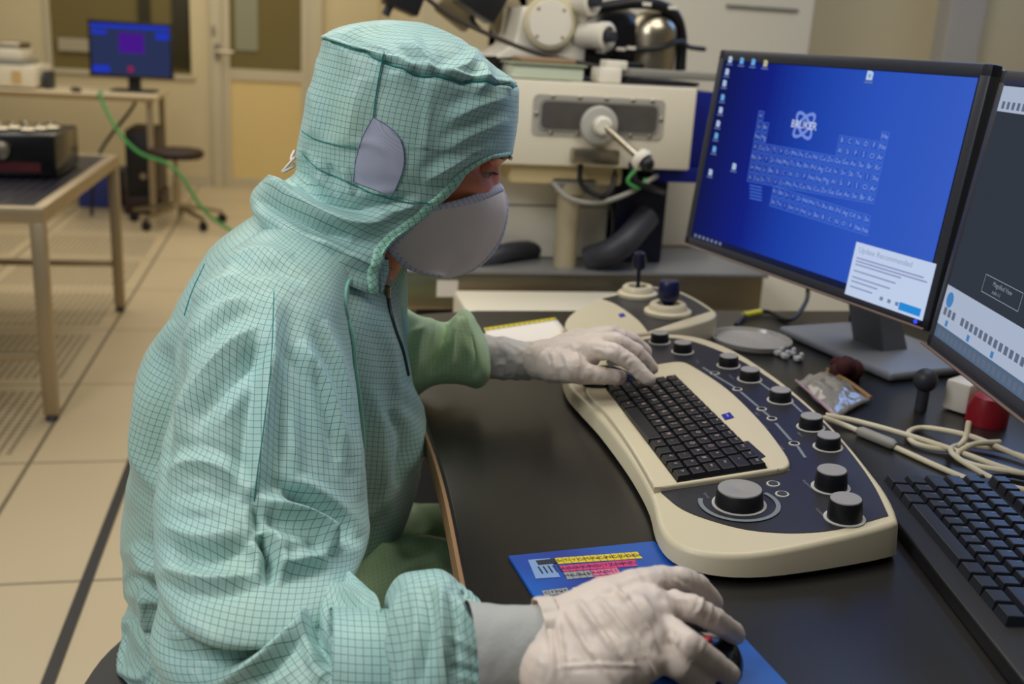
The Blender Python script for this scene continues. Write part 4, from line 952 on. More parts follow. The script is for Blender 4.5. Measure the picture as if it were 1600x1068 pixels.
# second monitor
y2 = math.radians(-103); c2_ = np.array((.765, 1.060, 1.010)) + np.array((math.cos(y2), math.sin(y2), 0)) * .278
t, o, u, v, nn = monitor('monitor', 'black monitor with dark grey application window at the right frame edge', c2_, .556, .325, y2, -.0954, base_z=DZ, back=.12, stand_mat=M_stand, bez=.017, bezel_mat=M_bezel)
g = B(); srect(g, o, u, v, nn, -.261, -.1455, .261, .1455, .0004); g.done('screen', emis('viewer_grey', (52, 58, 68), 1), t, smooth=False)
g = B(); srect(g, o, u, v, nn, -.261, .118, .261, .1455, .0008); srect(g, o, u, v, nn, -.261, -.130, .261, -.083, .0008); g.mi = 1; srect(g, o, u, v, nn, -.261, -.1455, .261, -.130, .0008)
g.mi = 2
for k in range(24):
    x = -.252 + .0125 * k; srect(g, o, u, v, nn, x, -.117, x + .008, -.108, .0011) if k != 3 else None
    srect(g, o, u, v, nn, x, .121, x + .007, .129, .0011); srect(g, o, u, v, nn, x, -.1425, x + .008, -.134, .0011)
g.mi = 3; g.lathe([(.009, 0), (.009, .0004)], o + u * -.244 + v * -.098 + nn * .0009, nn, 20)
for k in (1, 6, 11): srect(g, o, u, v, nn, -.252 + .0125 * k, -.128, -.245 + .0125 * k, -.121, .0012)
g.done('application_window', [emis('toolbar_pale', (172, 184, 206), 1), emis('taskbar_slate', (84, 104, 128), 1), emis('tool_icon', (98, 108, 130), 1), emis('tool_blue', (70, 130, 190), 1)], t, smooth=False)
g = B()
for a, b in ((-.205, -.052), ): 
    for yy in (-.052, -.071): srect(g, o, u, v, nn, -.175, yy, -.085, yy + .0008, .001)
    for xx in (-.175, -.0858): srect(g, o, u, v, nn, xx, -.071, xx + .0008, -.0512, .001)
g.text('Magnified View', o + u * -.13 - v * .0575 + nn * .001, u, v, .0075, 0); g.text('scale 1:1', o + u * -.14 - v * .0655 + nn * .001, u, v, .006, 0)
g.done('readout_box', emis('readout_grey', (140, 150, 160), 1), t, smooth=False)
g = B(); g.tube([o - u * .278 - v * .160 + nn * .006, o + u * .278 - v * .160 + nn * .006], .0018, 6, smooth=False); g.done('lower_edge_trim', mat('brown_trim', (112, 92, 84), .4), t)

# ---- small things on the desk -----------------------------------------
dcn = atz(1173, 536, DZ); g = B(); g.lathe([(.060, .001), (.064, .010), (.062, .010), (.058, .003)], dcn, n=48, cap=True)
t = thing('petri_dish', 'clear round dish of pale grains right of the joystick console', 'dish', dcn); g.done('dish_body', mat('clear_plastic', (206, 204, 200), .12, trans=.35, spec=.7), t)
g = B(); g.lathe([(.055, .003), (.055, .006), (.02, .009)], dcn, n=40); g.done('dish_contents', mat('pale_grains', (170, 164, 158), .8, noise=.35, nscale=300, bump=.8, bscale=400), t)
for k, (px, py) in enumerate(((1217, 551), (1226, 556), (1236, 552), (1248, 560))):
    q = atz(px, py, DZ + .004); g = B(); g.box((q[0], q[1], DZ + .0045), (.016, .011, .008), .003, Matrix.Rotation(.5 + k, 3, 'Z')); g.sphere((q[0] + .004, q[1], DZ + .010), .004, 10)
    tag(g.done('glass_bead', mat('bead_white', (190, 190, 192), .2)), ['white faceted bead touching the round dish', 'second small bead counted rightwards from the round dish', 'third small bead counted rightwards from the round dish', 'small pale bead nearest the plastic bag'][k], 'bead', 'small beads beside the round dish')
# plastic bag
bq = [atz(1243, 598, DZ + .002), atz(1292, 583, DZ + .002), atz(1360, 628, DZ + .002), atz(1305, 655, DZ + .002)]
def patch(Q, n, hfun, name, m_, parent=None, thick=.0008):
    P = np.zeros((n, n, 3)); UV = np.zeros((n, n, 2))
    for i in range(n):
        for j in range(n):
            a, b = i / (n - 1), j / (n - 1); P[i, j] = (Q[0] * (1 - a) + Q[1] * a) * (1 - b) + (Q[3] * (1 - a) + Q[2] * a) * b; P[i, j, 2] += hfun(a, b); UV[i, j] = (a, b)
    me = mesh_from_grids([(P, UV)]); ob = link(name, me, m_, parent)
    md = ob.modifiers.new('s', 'SOLIDIFY'); md.thickness = thick; md.offset = 1; return ob
t = thing('plastic_bag', 'crumpled clear zip bag with a brown edge behind the console knobs', 'bag', bq[0])
def bagh(a, b): return .014 * math.sin(math.pi * a) ** .6 * math.sin(math.pi * b) ** .6 + .003 * float(fbm(np.array([[a * 5, b * 7, 1.]]))[0] + 1)
patch(bq, 30, bagh, 'bag_film', mat('bag_film', (190, 186, 180), .08, trans=.55, spec=1, bump=.6, bscale=70), t)
g = B(); g.tube([bq[1] + up * .006, (bq[1] + bq[2]) / 2 + up * .008, bq[2] + up * .006], .0028); g.done('zip_edge', mat('brown_zip', (148, 116, 78), .4), t)
g = B(); g.tube([bq[0] + up * .004, (bq[0] + bq[3]) / 2 + up * .005, bq[3] + up * .004], .0018); g.done('seam_edge', mat('pink_seam', (170, 140, 160), .3), t)
g = B()
for k in range(4): g.sphere(bq[0] * .5 + bq[2] * .5 + np.array((.012 * k - .02, .006 * (k % 2), .004)), .006, 12)
g.done('bag_contents', mat('grey_beads', (120, 116, 110), .4), t)
# dark red item behind the bag
rd = atz(1316, 592, DZ); g = B()
for k in range(9):
    a = k * 2.4; r_ = .012 + .004 * (k % 3); g.sphere((rd[0] + .022 * math.cos(a) * (k / 9), rd[1] + .022 * math.sin(a) * (k / 9), DZ + .012 + .004 * (k % 4)), r_ * .8, 12)
tag(g.done('cloth_bundle', mat('dark_red_cloth', (60, 14, 18), .8), origin=(rd[0], rd[1], DZ)), 'small dark red crumpled bundle lying behind the clear bag', 'cloth')
# paper with yellow ruler edge
pq = [atz(758, 517, DZ + .002), atz(870, 500, DZ + .002), atz(888, 527, DZ + .002), atz(762, 545, DZ + .002)]
t = thing('paper_sheet', 'white paper with a yellow ruler edge between sleeve and joystick console', 'paper', pq[0])
patch(pq, 12, lambda a, b: .003 * math.sin(math.pi * b) * a, 'sheet', M_paper, t, .0005)
g = B(); a_, b_ = pq[0], pq[1]; off = np.array((0, .014, 0.0)); g.raw([a_ + up * .001, b_ + up * .001, b_ + off + up * .001, a_ + off + up * .001], [(0, 1, 2, 3)]); g.mi = 1
for k in range(14):
    p = a_ + (b_ - a_) * (k + .5) / 14 + up * .0014; g.raw([p, p + (b_ - a_) * .012, p + (b_ - a_) * .012 + off * .6, p + off * .6], [(0, 1, 2, 3)])
g.done('ruler_edge', [mat('ruler_yellow', (206, 190, 40), .5), M_black], t, smooth=False, recalc=False)
# cable tie marker & black cable at the rear
cq = [atz(1150, 508, DZ + .005), atz(1163, 494, DZ + .005), atz(1176, 489, DZ + .005), atz(1200, 487, DZ + .005), atz(1235, 500, DZ + .005), atz(1260, 470, DZ + .02), atz(1262, 440, DZ + .05)]
t = thing('video_cable', 'black cable with a yellow marker behind the round dish', 'cable', cq[0]); B().tube(cq, .004).done('cable', M_black, t)
g = B(); g.tube([atz(1162, 492, DZ + .006), atz(1188, 487, DZ + .006)], .0055, 10, smooth=False); g.done('yellow_marker', mat('marker_yellow', (206, 200, 40), .5), t)
# cream cables
M_cab = mat('cream_cable', (206, 196, 168), .45)
def desk_cable(pts, r, label, extra=None):
    P = [atz(a, b, DZ + (c if c else r)) for a, b, c in pts]
    t = thing('signal_cable', label, 'cable', P[0]); B().tube(P, r, 10, sub=10).done('cable', M_cab, t); return t
z = 0
t = desk_cable([(1285, 652, .012), (1330, 668, 0), (1400, 699, 0), (1480, 735, 0), (1540, 758, 0), (1610, 778, 0), (1700, 800, 0)], .0034, 'straight cream cable with a grey connector running along the black keyboard')
g = B(); a_, b_ = atz(1340, 672, DZ + .006), atz(1400, 696, DZ + .006); g.tube([a_, a_ * .9 + b_ * .1, a_ * .1 + b_ * .9, b_], [.004, .0068, .0068, .004], 10, smooth=False); g.done('connector', M_grey, t)
desk_cable([(1290, 648, .012), (1340, 658, .009), (1420, 680, .009), (1500, 706, .008), (1560, 728, .008), (1640, 752, .005)], .0034, 'cream cable bowing behind the straight one, near the red cap')
desk_cable([(1612, 768, .004), (1560, 752, .004), (1490, 710, .012), (1500, 695, .006), (1560, 702, .006), (1620, 720, .006)], .0032, 'cream cable loop lowest of the coils beneath the right monitor')
desk_cable([(1514, 658, .03), (1506, 688, .010), (1480, 702, .005), (1430, 692, .005), (1420, 675, .006), (1445, 668, .006), (1500, 677, .014), (1540, 690, .014), (1620, 725, .012)], .0034, 'cream cable coiled into a round loop left of the red cap')
desk_cable([(1562, 690, .017), (1520, 694, .017), (1495, 712, .006), (1530, 728, .004), (1620, 742, .012)], .0032, 'cream cable making the middle arc between the two other loops')
# boxes and red cap beneath the monitors
tag(B().bx(1.09, 1.16, .85, 1.75, DZ, DZ + .13, .006).done('cable_trunking', M_beige), 'beige cable trunking box running behind both monitor stands', 'trunking')
rc = atz(1540, 660, DZ); g = B(); g.lathe([(.026, 0), (.026, .02), (.020, .036), (.006, .042)], rc, n=24); tag(g.done('red_cap', mat('red_cap', (150, 24, 40), .35)), 'red plastic cap on the desk under the right monitor', 'cap')
wc = atz(1500, 640, DZ); g = B(); g.box((wc[0], wc[1], DZ + .022), (.04, .035, .042), .005, Matrix.Rotation(.5, 3, 'Z')); ob = tag(g.done('plug_adapter', M_white), 'white plug adapter left of the red cap', 'adapter')
for k, (px, py) in enumerate(((1438, 592),)):
    q = atz(px, 640, DZ); g = B(); g.tube([(q[0], q[1], DZ), (q[0], q[1], DZ + .03)], .008, 12, smooth=False); g.sphere((q[0], q[1], DZ + .042), .016, 20); tag(g.done('webcam_ball', M_darkgrey), 'small dark ball camera on a short stem under the monitors', 'camera')
for k, (a, b) in enumerate((((1350, 500), (1385, 590)), ((1375, 505), (1410, 600)), ((1330, 490), (1345, 560)))):
    P = [atx(a[0], a[1], .93), atx((a[0] + b[0]) / 2 - 6, (a[1] + b[1]) / 2, .96), atx(b[0], b[1], .99)]; P[2][2] = max(P[2][2], DZ + .006)
    tag(B().tube([P[0], P[1], P[2]], .004).done('video_cable', M_black), ['first black cable hanging from the blue monitor back, middle one', 'rightmost black cable hanging from the blue monitor back', 'leftmost black cable hanging from the blue monitor back'][k], 'cable')
# ================================================================ THE PERSON
M_cloth = grid_fabric('cleanroom_fabric', (174, 210, 202), (50, 100, 110), .0062, .074, rough=.42, sheen=.35, vary=.11)
M_clothtrim = grid_fabric('cleanroom_fabric_bias', (168, 220, 198), (44, 104, 98), .0058, .085, rough=.45, sheen=.4, diag=True)
M_trouser = grid_fabric('trouser_fabric', (186, 216, 170), (80, 136, 104), .0052, .05, rough=.5, sheen=.3, linemix=.5)
M_seam = mat('seam_teal', (40, 132, 130), .6)
M_seam2 = mat('seam_pale', (150, 214, 196), .6)
M_mask = mat('mask_cloth', (226, 216, 210), .75, sheen=.2, bump=.25, bscale=60)
M_masktrim = grid_fabric('mask_trim', (206, 206, 222), (92, 92, 112), .0050, .09, rough=.6, sheen=.1, diag=True, linemix=.8)
M_glove = mat('latex_glove', (222, 208, 196), .42, bump=.12, bscale=120, noise=.03, nscale=30); M_glove.node_tree.nodes['Principled BSDF'].inputs['Subsurface Weight'].default_value = .12
M_glove.node_tree.nodes['Principled BSDF'].inputs['Subsurface Scale'].default_value = .006
M_under = mat('grey_undersleeve', (176, 177, 174), .7, bump=.2, bscale=300)
M_skin = mat('skin', (226, 142, 102), .5, noise=.10, nscale=45, bump=.15, bscale=180); M_skin.node_tree.nodes['Principled BSDF'].inputs['Subsurface Weight'].default_value = .15
M_skin.node_tree.nodes['Principled BSDF'].inputs['Subsurface Scale'].default_value = .008
M_mesh = grid_fabric('grey_mesh_patch', (186, 190, 212), (150, 152, 178), .0016, .3, rough=.7, sheen=.2, diag=True, linemix=.6)
YC = 1.17
pr = thing('person', 'person in turquoise grid cleanroom suit, hood and mask leaning towards the console', 'person', (-.12, 1.17, .0))

def put(grids, name, m_, parent, thick=0, origin=None):
    me = mesh_from_grids(grids); ob = link(name, me, m_, parent, origin)
    if thick: md = ob.modifiers.new('s', 'SOLIDIFY'); md.thickness = thick; md.offset = -1; md.use_rim = True
    return ob
def wrinkle(l, amp, fu, fv, seed=0, o=3):
    N_ = np.stack([l.UV[..., 0] * fu + seed, l.UV[..., 1] * fv + seed * 1.7, np.full(l.UV.shape[:2], seed * 3.1)], -1)
    # make the field seamless enough by mixing with a spatial field
    return amp * (fbm(N_, o))
def wr3(l, amp, f, seed=0, o=3):
    return amp * fbm(l.P * np.array(f) + seed, o)
def crease(x): return 1 - np.abs(x) * 2      # sharp-crested folds
def wr_ridge(l, amp, f, seed=0):
    a = fbm(l.P * np.array(f) + seed, 2); return amp * (np.exp(-(a / .16) ** 2) - .3)

# ---- torso of the jacket
torso = Loft([(430, 318, 600, 402, YC, .07), (392, 340, 614, 432, YC, .11), (340, 378, 626, 478, YC, .165), (300, 428, 634, 535, YC, .185), (266, 490, 640, 600, YC, .185),
              (240, 560, 650, 655, YC, .18), (220, 650, 653, 706, YC, .175), (203, 750, 640, 778, YC, .175), (192, 838, 610, 850, YC, .175), (198, 890, 572, 908, YC, .172), (224, 925, 556, 948, YC, .165),
              (196, 968, 552, 1000, YC, .185), (176, 1030, 560, 1060, YC, .19), (196, 1085, 590, 1120, YC, .185)], 260, 300)
torso.uvs()
D = wr_ridge(torso, .003, (7, 6, 5), 3.3) + wr3(torso, .003, (9, 8, 6), 5) + wr_ridge(torso, .006, (22, 18, 18), 1.3) * np.clip((project(torso.P)[..., 1] - 900) / 40, 0, 1)
D += stroke_field(torso.P, [([(196, 900, 0), (240, 915, 0), (300, 925, 0)], -.010, 12), ([(205, 850, 0), (225, 875, 0), (250, 905, 0)], .008, 14),
                            ([(228, 545, 0), (222, 640, 0), (212, 730, 0), (205, 800, 0)], .005, 16),
                            ([(600, 480, 0), (622, 560, 0), (634, 650, 0), (628, 740, 0)], .005, 13), ([(585, 600, 0), (598, 700, 0), (592, 800, 0)], .005, 12),
                            ([(190, 960, 0), (210, 985, 0), (235, 1030, 0)], .007, 12), ([(240, 940, 0), (250, 1000, 0)], -.006, 10), ([(270, 500, 0), (238, 560, 0), (228, 640, 0), (224, 720, 0), (246, 775, 0)], .010, 11), ([(262, 540, 0), (256, 640, 0), (250, 740, 0)], -.008, 9), ([(632, 600, 0), (650, 650, 0), (648, 700, 0), (640, 740, 0)], .008, 8), ([(612, 640, 0), (628, 690, 0), (618, 760, 0)], -.006, 8)])
torso.displace(D)
# ---- near (right) sleeve, raglan from the neck down: upper part bunched over the forearm, forearm, inner cuff, gathered puff
def blobs(P, lst):
    pr_ = project(P); D = np.zeros(P.shape[:-1])
    for px, py, sx_, sy_, rot, amp in lst:
        r_ = math.radians(rot); dx = pr_[..., 0] - px; dy = pr_[..., 1] - py; a_ = dx * math.cos(r_) + dy * math.sin(r_); b_ = -dx * math.sin(r_) + dy * math.cos(r_)
        D += amp * np.exp(-(a_ / sx_) ** 2 - (b_ / sy_) ** 2)
    return D
slv = Loft([(486, 345, 560, 392, 1.13, .03), (452, 350, 556, 412, 1.10, .062), (392, 372, 548, 448, 1.065, .088), (338, 412, 546, 498, 1.035, .102), (300, 466, 552, 552, 1.005, .110), (282, 532, 561, 616, .975, .112),
            (271, 610, 568, 694, .94, .108), (256, 690, 574, 768, .905, .103), (246, 780, 576, 826, .865, .100), (243, 850, 560, 868, .83, .104), (246, 892, 544, 900, .812, .106), (262, 920, 522, 914, .802, .092), (290, 922, 496, 908, .80, .066), (310, 900, 480, 890, .81, .055)], 340, 360)
slv.uvs()
D = wr3(slv, .0022, (8, 7, 6), 1.2) + wr_ridge(slv, .0010, (9, 9, 9), 9.1)
ST = [
    ([(428, 455, 0), (424, 560, 0), (414, 650, 0), (402, 740, 0), (397, 785, 0)], .0125, 15),
    ([(414, 500, 0), (350, 550, 0), (300, 620, 0), (282, 690, 0)], .009, 15), ([(420, 540, 0), (365, 600, 0), (318, 660, 0)], -.005, 12), ([(300, 470, 0), (345, 440, 0), (400, 425, 0)], .006, 12), ([(290, 540, 0), (330, 490, 0), (385, 462, 0)], .006, 12),
    ([(345, 410, 0), (400, 392, 0), (460, 400, 0)], .005, 10), ([(350, 440, 0), (420, 420, 0), (480, 440, 0)], -.004, 9), ([(262, 742, 0), (300, 722, 0), (350, 732, 0), (394, 775, 0)], .006, 12), ([(270, 780, 0), (320, 770, 0), (380, 800, 0)], -.004, 14),
    ([(470, 530, 0), (504, 590, 0), (530, 660, 0), (548, 740, 0)], .007, 11), ([(505, 500, 0), (535, 580, 0), (556, 680, 0), (564, 780, 0)], .006, 9), ([(488, 560, 0), (512, 640, 0), (530, 720, 0)], -.005, 8), ([(445, 560, 0), (455, 660, 0), (468, 740, 0)], .004, 12),
    # bulge over the elbow
    ([(398, 782, 0), (440, 792, 0), (480, 812, 0), (508, 838, 0), (520, 870, 0)], .017, 15), ([(440, 770, 0), (480, 785, 0), (520, 815, 0), (540, 850, 0)], -.012, 12),
    ([(403, 838, 0), (412, 850, 0), (420, 872, 0), (420, 915, 0)], -.017, 9), ([(398, 790, 0), (400, 815, 0), (404, 836, 0)], -.006, 7),
    ([(252, 884, 0), (300, 905, 0), (350, 908, 0), (404, 898, 0)], .008, 11), ([(270, 860, 0), (330, 872, 0), (396, 856, 0)], -.006, 12), ([(430, 890, 0), (470, 882, 0), (510, 872, 0)], .006, 10), ([(250, 820, 0), (310, 838, 0), (380, 830, 0)], .004, 14),
    ([(282, 500, 0), (276, 600, 0), (264, 690, 0), (254, 780, 0)], -.004, 9)]
D += stroke_field(slv.P, ST) + blobs(slv.P, [(458, 856, 46, 34, 15, .012), (330, 800, 70, 60, 0, .004), (345, 640, 60, 90, 15, .004)])
slv.displace(D)
fo = Loft([(292, 880, 486, 868, .83, .045), (262, 900, 505, 872, .82, .052), (244, 950, 528, 884, .80, .062), (238, 1020, 548, 902, .775, .070), (300, 1112, 568, 918, .75, .073), (400, 1172, 584, 934, .725, .072), (462, 1178, 592, 948, .71, .068), (478, 1168, 584, 962, .705, .056), (450, 1150, 560, 975, .708, .048)], 240, 320)
fo.uvs()
D = wr3(fo, .0018, (9, 9, 9), 2.7)
D += stroke_field(fo.P, [([(262, 955, 0), (310, 962, 0), (370, 945, 0), (420, 925, 0)], -.011, 12), ([(262, 990, 0), (320, 1000, 0), (400, 970, 0), (462, 925, 0)], .009, 13), ([(300, 1050, 0), (370, 1020, 0), (440, 975, 0), (485, 930, 0)], -.006, 13), ([(330, 1075, 0), (410, 1030, 0), (470, 975, 0), (500, 930, 0)], .008, 13),
    ([(487, 912, 0), (494, 950, 0), (496, 990, 0), (510, 1030, 0), (520, 1060, 0)], -.012, 10), ([(505, 915, 0), (540, 925, 0), (572, 945, 0)], .006, 10), ([(500, 935, 0), (505, 985, 0), (518, 1010, 0)], .006, 9), ([(580, 950, 0), (550, 990, 0), (520, 1035, 0), (498, 1066, 0)], .006, 9), ([(395, 1068, 0), (440, 1030, 0), (480, 985, 0)], -.004, 9)])
fo.displace(D)
inn = Loft([(500, 1170, 520, 962, .70, .054), (560, 1170, 560, 964, .695, .056), (610, 1170, 612, 966, .69, .055), (650, 1160, 650, 968, .68, .050)], 60, 160); inn.uvs(); inn.displace(wr3(inn, .0008, (12, 12, 12), 5))
pf = Loft([(622, 1120, 640, 985, .682, .040), (598, 1150, 612, 960, .684, .056), (596, 1166, 612, 944, .682, .0635), (622, 1176, 632, 917, .676, .066), (660, 1180, 664, 908, .668, .066), (696, 1176, 696, 906, .662, .064), (728, 1158, 720, 921, .655, .056), (756, 1130, 738, 938, .648, .047), (774, 1106, 750, 950, .643, .041), (776, 1096, 752, 958, .642, .036)], 200, 320)
pf.uvs(); tcol = np.linspace(0, 1, pf.m)[:, None]; env = np.exp(-((tcol - .93) / .05) ** 2)
D = wr3(pf, .0012, (20, 14, 14), 3.9) + env * .0011 * np.sin(pf.UV[..., 0] * 620 + 3 * vnoise(pf.P * 50)) + np.exp(-((tcol - .8) / .12) ** 2) * .0012 * np.sin(pf.UV[..., 0] * 210 + 3 * vnoise(pf.P * 20))
D += stroke_field(pf.P, [([(690, 908, 0), (694, 970, 0), (698, 1068, 0)], .006, 9), ([(664, 915, 0), (668, 990, 0), (660, 1068, 0)], -.004, 10), ([(625, 925, 0), (616, 990, 0), (604, 1068, 0)], .005, 10), ([(705, 925, 0), (730, 965, 0), (760, 995, 0)], .004, 6), ([(702, 990, 0), (735, 1010, 0), (768, 1025, 0)], .003, 6), ([(720, 922, 0), (738, 945, 0), (756, 965, 0)], -.003, 5), ([(704, 1040, 0), (740, 1050, 0), (772, 1060, 0)], -.003, 6)])
pf.displace(D)
jk = put([(torso.P, torso.UV)] + [(l.P, l.UV + .7) for l in (slv, fo, inn, pf)], 'jacket', M_cloth, pr)
# ---- far (left) sleeve
fs = Loft([(540, 455, 545, 640, 1.24, .07), (600, 470, 600, 640, 1.235, .07), (645, 488, 645, 612, 1.225, .056), (672, 500, 676, 598, 1.22, .050), (700, 503, 712, 600, 1.218, .050), (728, 486, 738, 605, 1.215, .056), (748, 508, 752, 601, 1.21, .044), (761, 527, 764, 590, 1.205, .028)], 140, 160)
fs.uvs(); D = wr3(fs, .003, (14, 14, 14), 4) + wr_ridge(fs, .003, (12, 10, 10), 2.2)
D += stroke_field(fs.P, [([(698, 505, 0), (690, 540, 0), (672, 590, 0)], -.008, 7), ([(665, 500, 0), (655, 540, 0), (650, 590, 0)], .006, 9), ([(720, 495, 0), (712, 540, 0), (700, 590, 0)], .007, 10), ([(740, 520, 0), (745, 560, 0), (742, 590, 0)], -.005, 7)])
fs.displace(D); put([(fs.P, fs.UV)], 'far_sleeve', M_trouser, jk, origin=(0.15, 1.22, .8))
fsb = bvh_of(jk.data, WL[jk.name])
# seam lines on the jacket
def surf_tube(bvh, pts, r, name, m_, parent, sub=8, lift=.0015, wob=0):
    L_ = catmull([(a, b, 0) for a, b in pts], sub)[:, :2]; P = []
    for k, (a, b) in enumerate(L_):
        h = hit(bvh, a, b + wob * math.sin(k * 1.3), lift)
        if h is not None: P.append(h)
    if len(P) < 3: print('seam missed', name); return None
    g = B(); g.tube(P, r, 8, smooth=False); return g.done(name, m_, parent)
surf_tube(fsb, [(558, 425), (542, 445), (540, 480), (552, 530), (556, 580), (564, 640), (569, 700)], .0022, 'piping', M_seam2, jk)
surf_tube(fsb, [(428, 455), (424, 560), (414, 650), (402, 740), (397, 782)], .0005, 'sleeve_seam', M_seam, jk, lift=.0004)
surf_tube(fsb, [(320, 412), (300, 455), (288, 492)], .0007, 'shoulder_seam', M_seam, jk)
surf_tube(fsb, [(605, 448), (608, 480), (617, 515), (628, 545), (637, 585)], .0028, 'zipper', mat('zip_dark', (40, 62, 62), .4), jk, lift=.002)
zp = hit(fsb, 606, 462, .006)
g = B(); g.tube([zp + up * .010, zp - up * .010], .003, 8, smooth=False); g.sphere(zp - up * .013, .0042, 12); g.done('zipper_pull', mat('brass', (150, 130, 90), .3, metal=1), jk)

# collar behind the zipper, stands away from the neck on the far side
col = Loft([(575, 385, 632, 402, YC + .03, .05), (570, 430, 634, 445, YC + .03, .055), (572, 480, 636, 500, YC + .035, .05), (580, 560, 642, 575, YC + .04, .04)], 60, 80)
col.uvs(); col.displace(wr3(col, .003, (20, 20, 12), 8)); put([(col.P, col.UV)], 'collar', M_clothtrim, jk)
# grey throat lining + snap flap
g = B(); q = [at(592, 412, 1.10), at(612, 418, 1.12), at(606, 446, 1.12), at(594, 440, 1.10)]
g.prism([p + np.array((0, -.004, 0)) for p in q], q, .001); g.done('throat_flap', mat('lining_grey', (170, 160, 160), .8), jk)

# ---- trousers
legm = []
for Yl, dx, dy in ((1.05, -24, 55), (1.28, 0, 0)):
    L_ = Loft([(330 + dx, 940 + dy, 350 + dx, 1150 + dy, Yl, .08), (400 + dx, 880 + dy, 420 + dx, 1120 + dy, Yl, .095), (540 + dx, 822 + dy, 560 + dx, 1030 + dy, Yl, .088), (640 + dx, 797 + dy, 660 + dx, 985 + dy, Yl, .08), (720 + dx, 798 + dy, 730 + dx, 960 + dy, Yl, .072), (775 + dx, 825 + dy, 765 + dx, 960 + dy, Yl, .065),
               (790 + dx, 880 + dy, 700 + dx, 990 + dy, Yl, .06), (790 + dx, 1000 + dy, 690 + dx, 1030 + dy, Yl, .056), (780 + dx, 1180 + dy, 690 + dx, 1190 + dy, Yl, .05), (775 + dx, 1330 + dy, 700 + dx, 1330 + dy, Yl, .048)], 120, 100)
    L_.uvs(); L_.displace(wr3(L_, .004, (9, 9, 9), Yl * 7) + wr_ridge(L_, .003, (10, 8, 9), Yl * 3) + stroke_field(L_.P, [([(600, 830, 0), (640, 860, 0), (690, 850, 0)], -.006, 10), ([(610, 905, 0), (660, 880, 0), (700, 885, 0)], .006, 10)])); legm.append(L_)
put([(l.P, l.UV) for l in legm], 'trousers', M_trouser, pr)
g = B()
for l in legm:
    c = l.P[-1].mean(0); g.sphere((c[0] + .05, c[1], c[2] - .02), .05, 20, (2.1, .8, .8))
g.done('shoe_cover', M_under, pr)

# ---- head, neck and inner body: one continuous skin surface
AX = at(650, 150, YC)
hd = Loft([(640, 47, 680, 58, YC, .02), (600, 50, 720, 82, YC, .045), (556, 72, 756, 122, YC, .062), (524, 120, 786, 188, YC, .072), (515, 150, 790, 221, YC, .0735), (513, 163, 790.5, 234, YC, .0735), (513, 170, 790, 241, YC, .072), (513, 176, 783, 249, YC, .071), (512, 183, 774, 257, YC, .070), (512, 192, 772, 265, YC, .069),
           (512, 202, 772, 277, YC, .068), (514, 214, 772, 290, YC, .067), (518, 228, 772, 308, YC, .065), (523, 246, 768, 328, YC, .062), (528, 262, 764, 345, YC, .059), (532, 278, 760, 368, YC, .054), (534, 292, 750, 392, YC, .048), (530, 306, 700, 400, YC, .050), (508, 322, 640, 402, YC, .052), (478, 345, 618, 440, YC, .056),
           (430, 380, 600, 490, YC, .095), (340, 450, 610, 560, YC, .15), (290, 560, 620, 650, YC, .15), (270, 700, 600, 740, YC, .14), (260, 850, 560, 860, YC, .14), (240, 960, 540, 980, YC, .14), (250, 1040, 560, 1070, YC, .12)], 520, 260)
# sculpt face
prj = project(hd.P); yo = hd.P[..., 1] - YC
def blob(px, py, y0, sx_, sy_, sY, amp):
    return amp * np.exp(-((prj[..., 0] - px) / sx_) ** 2 - ((prj[..., 1] - py) / sy_) ** 2 - ((np.abs(yo) - y0) / sY) ** 2)
D = blob(790, 243, .012, 22, 8, .030, .0035)                        # brow ridge
D += blob(776, 262, .0, 16, 16, .010, .0045) + blob(777, 280, .0, 20, 14, .011, .0045) + blob(776, 306, 0, 20, 14, .014, .004)      # nose
D -= blob(762, 264, .032, 18, 11, .017, .0085)                      # eye socket
D -= blob(775, 274, .018, 14, 16, .009, .004)
D += blob(742, 290, .046, 28, 16, .02, .0045)                       # cheekbone
D -= blob(740, 330, .045, 30, 20, .02, .003)
D += blob(762, 352, .0, 18, 10, .022, .004) + blob(752, 385, .0, 20, 14, .02, .004)
D += wr3(hd, .0004, (90, 90, 90), 2)
hd.displace(D); hd.uvs(); head = put([(hd.P, hd.UV)], 'body', M_skin, pr)
hb = bvh_of(head.data, WL[head.name])
# eye
ec = hit(hb, 753, 266, -.0065)
print('eye', ec, 'ear side')
g = B(); g.sphere(ec, .0115, 28); ey = g.done('eyeball', mat('eye_white', (170, 160, 156), .15), head)
idir = Vector((1, -.35, -.35)).normalized()
g = B(); g.lathe([(.0056, .0098), (.0050, .0112), (.002, .0119)], ec, idir, 24); g.done('iris', mat('iris_grey', (84, 100, 104), .15), ey)
g = B(); g.lathe([(.0024, .0118), (.0006, .0123)], ec, idir, 16); g.done('pupil', M_black, ey)
# lids: two partial shells
def lid(c, r, a0, a1, name):
    V = []; Fc = []; fw = Vector((.86, -.5, -.12)).normalized(); side = fw.cross(Vector((0, 0, 1))).normalized(); upv = side.cross(fw).normalized(); n1, n2 = 20, 10
    for i in range(n1 + 1):
        ph = math.radians(-80 + 160 * i / n1)
        for j in range(n2 + 1):
            el = math.radians(a0 + (a1 - a0) * j / n2) * (math.cos(ph) ** .35 if j < n2 * .5 else 1)
            d = (fw * math.cos(ph) + side * math.sin(ph)); p = Vector([float(x) for x in c]) + (d * math.cos(el) + upv * math.sin(el)) * r; V.append(p)
    for i in range(n1):
        for j in range(n2): a = i * (n2 + 1) + j; Fc.append((a, a + 1, a + n2 + 2, a + n2 + 1))
    g = B(); g.raw(V, Fc); ob = g.done(name, M_skin, head); md = ob.modifiers.new('s', 'SOLIDIFY'); md.thickness = .0012; return ob
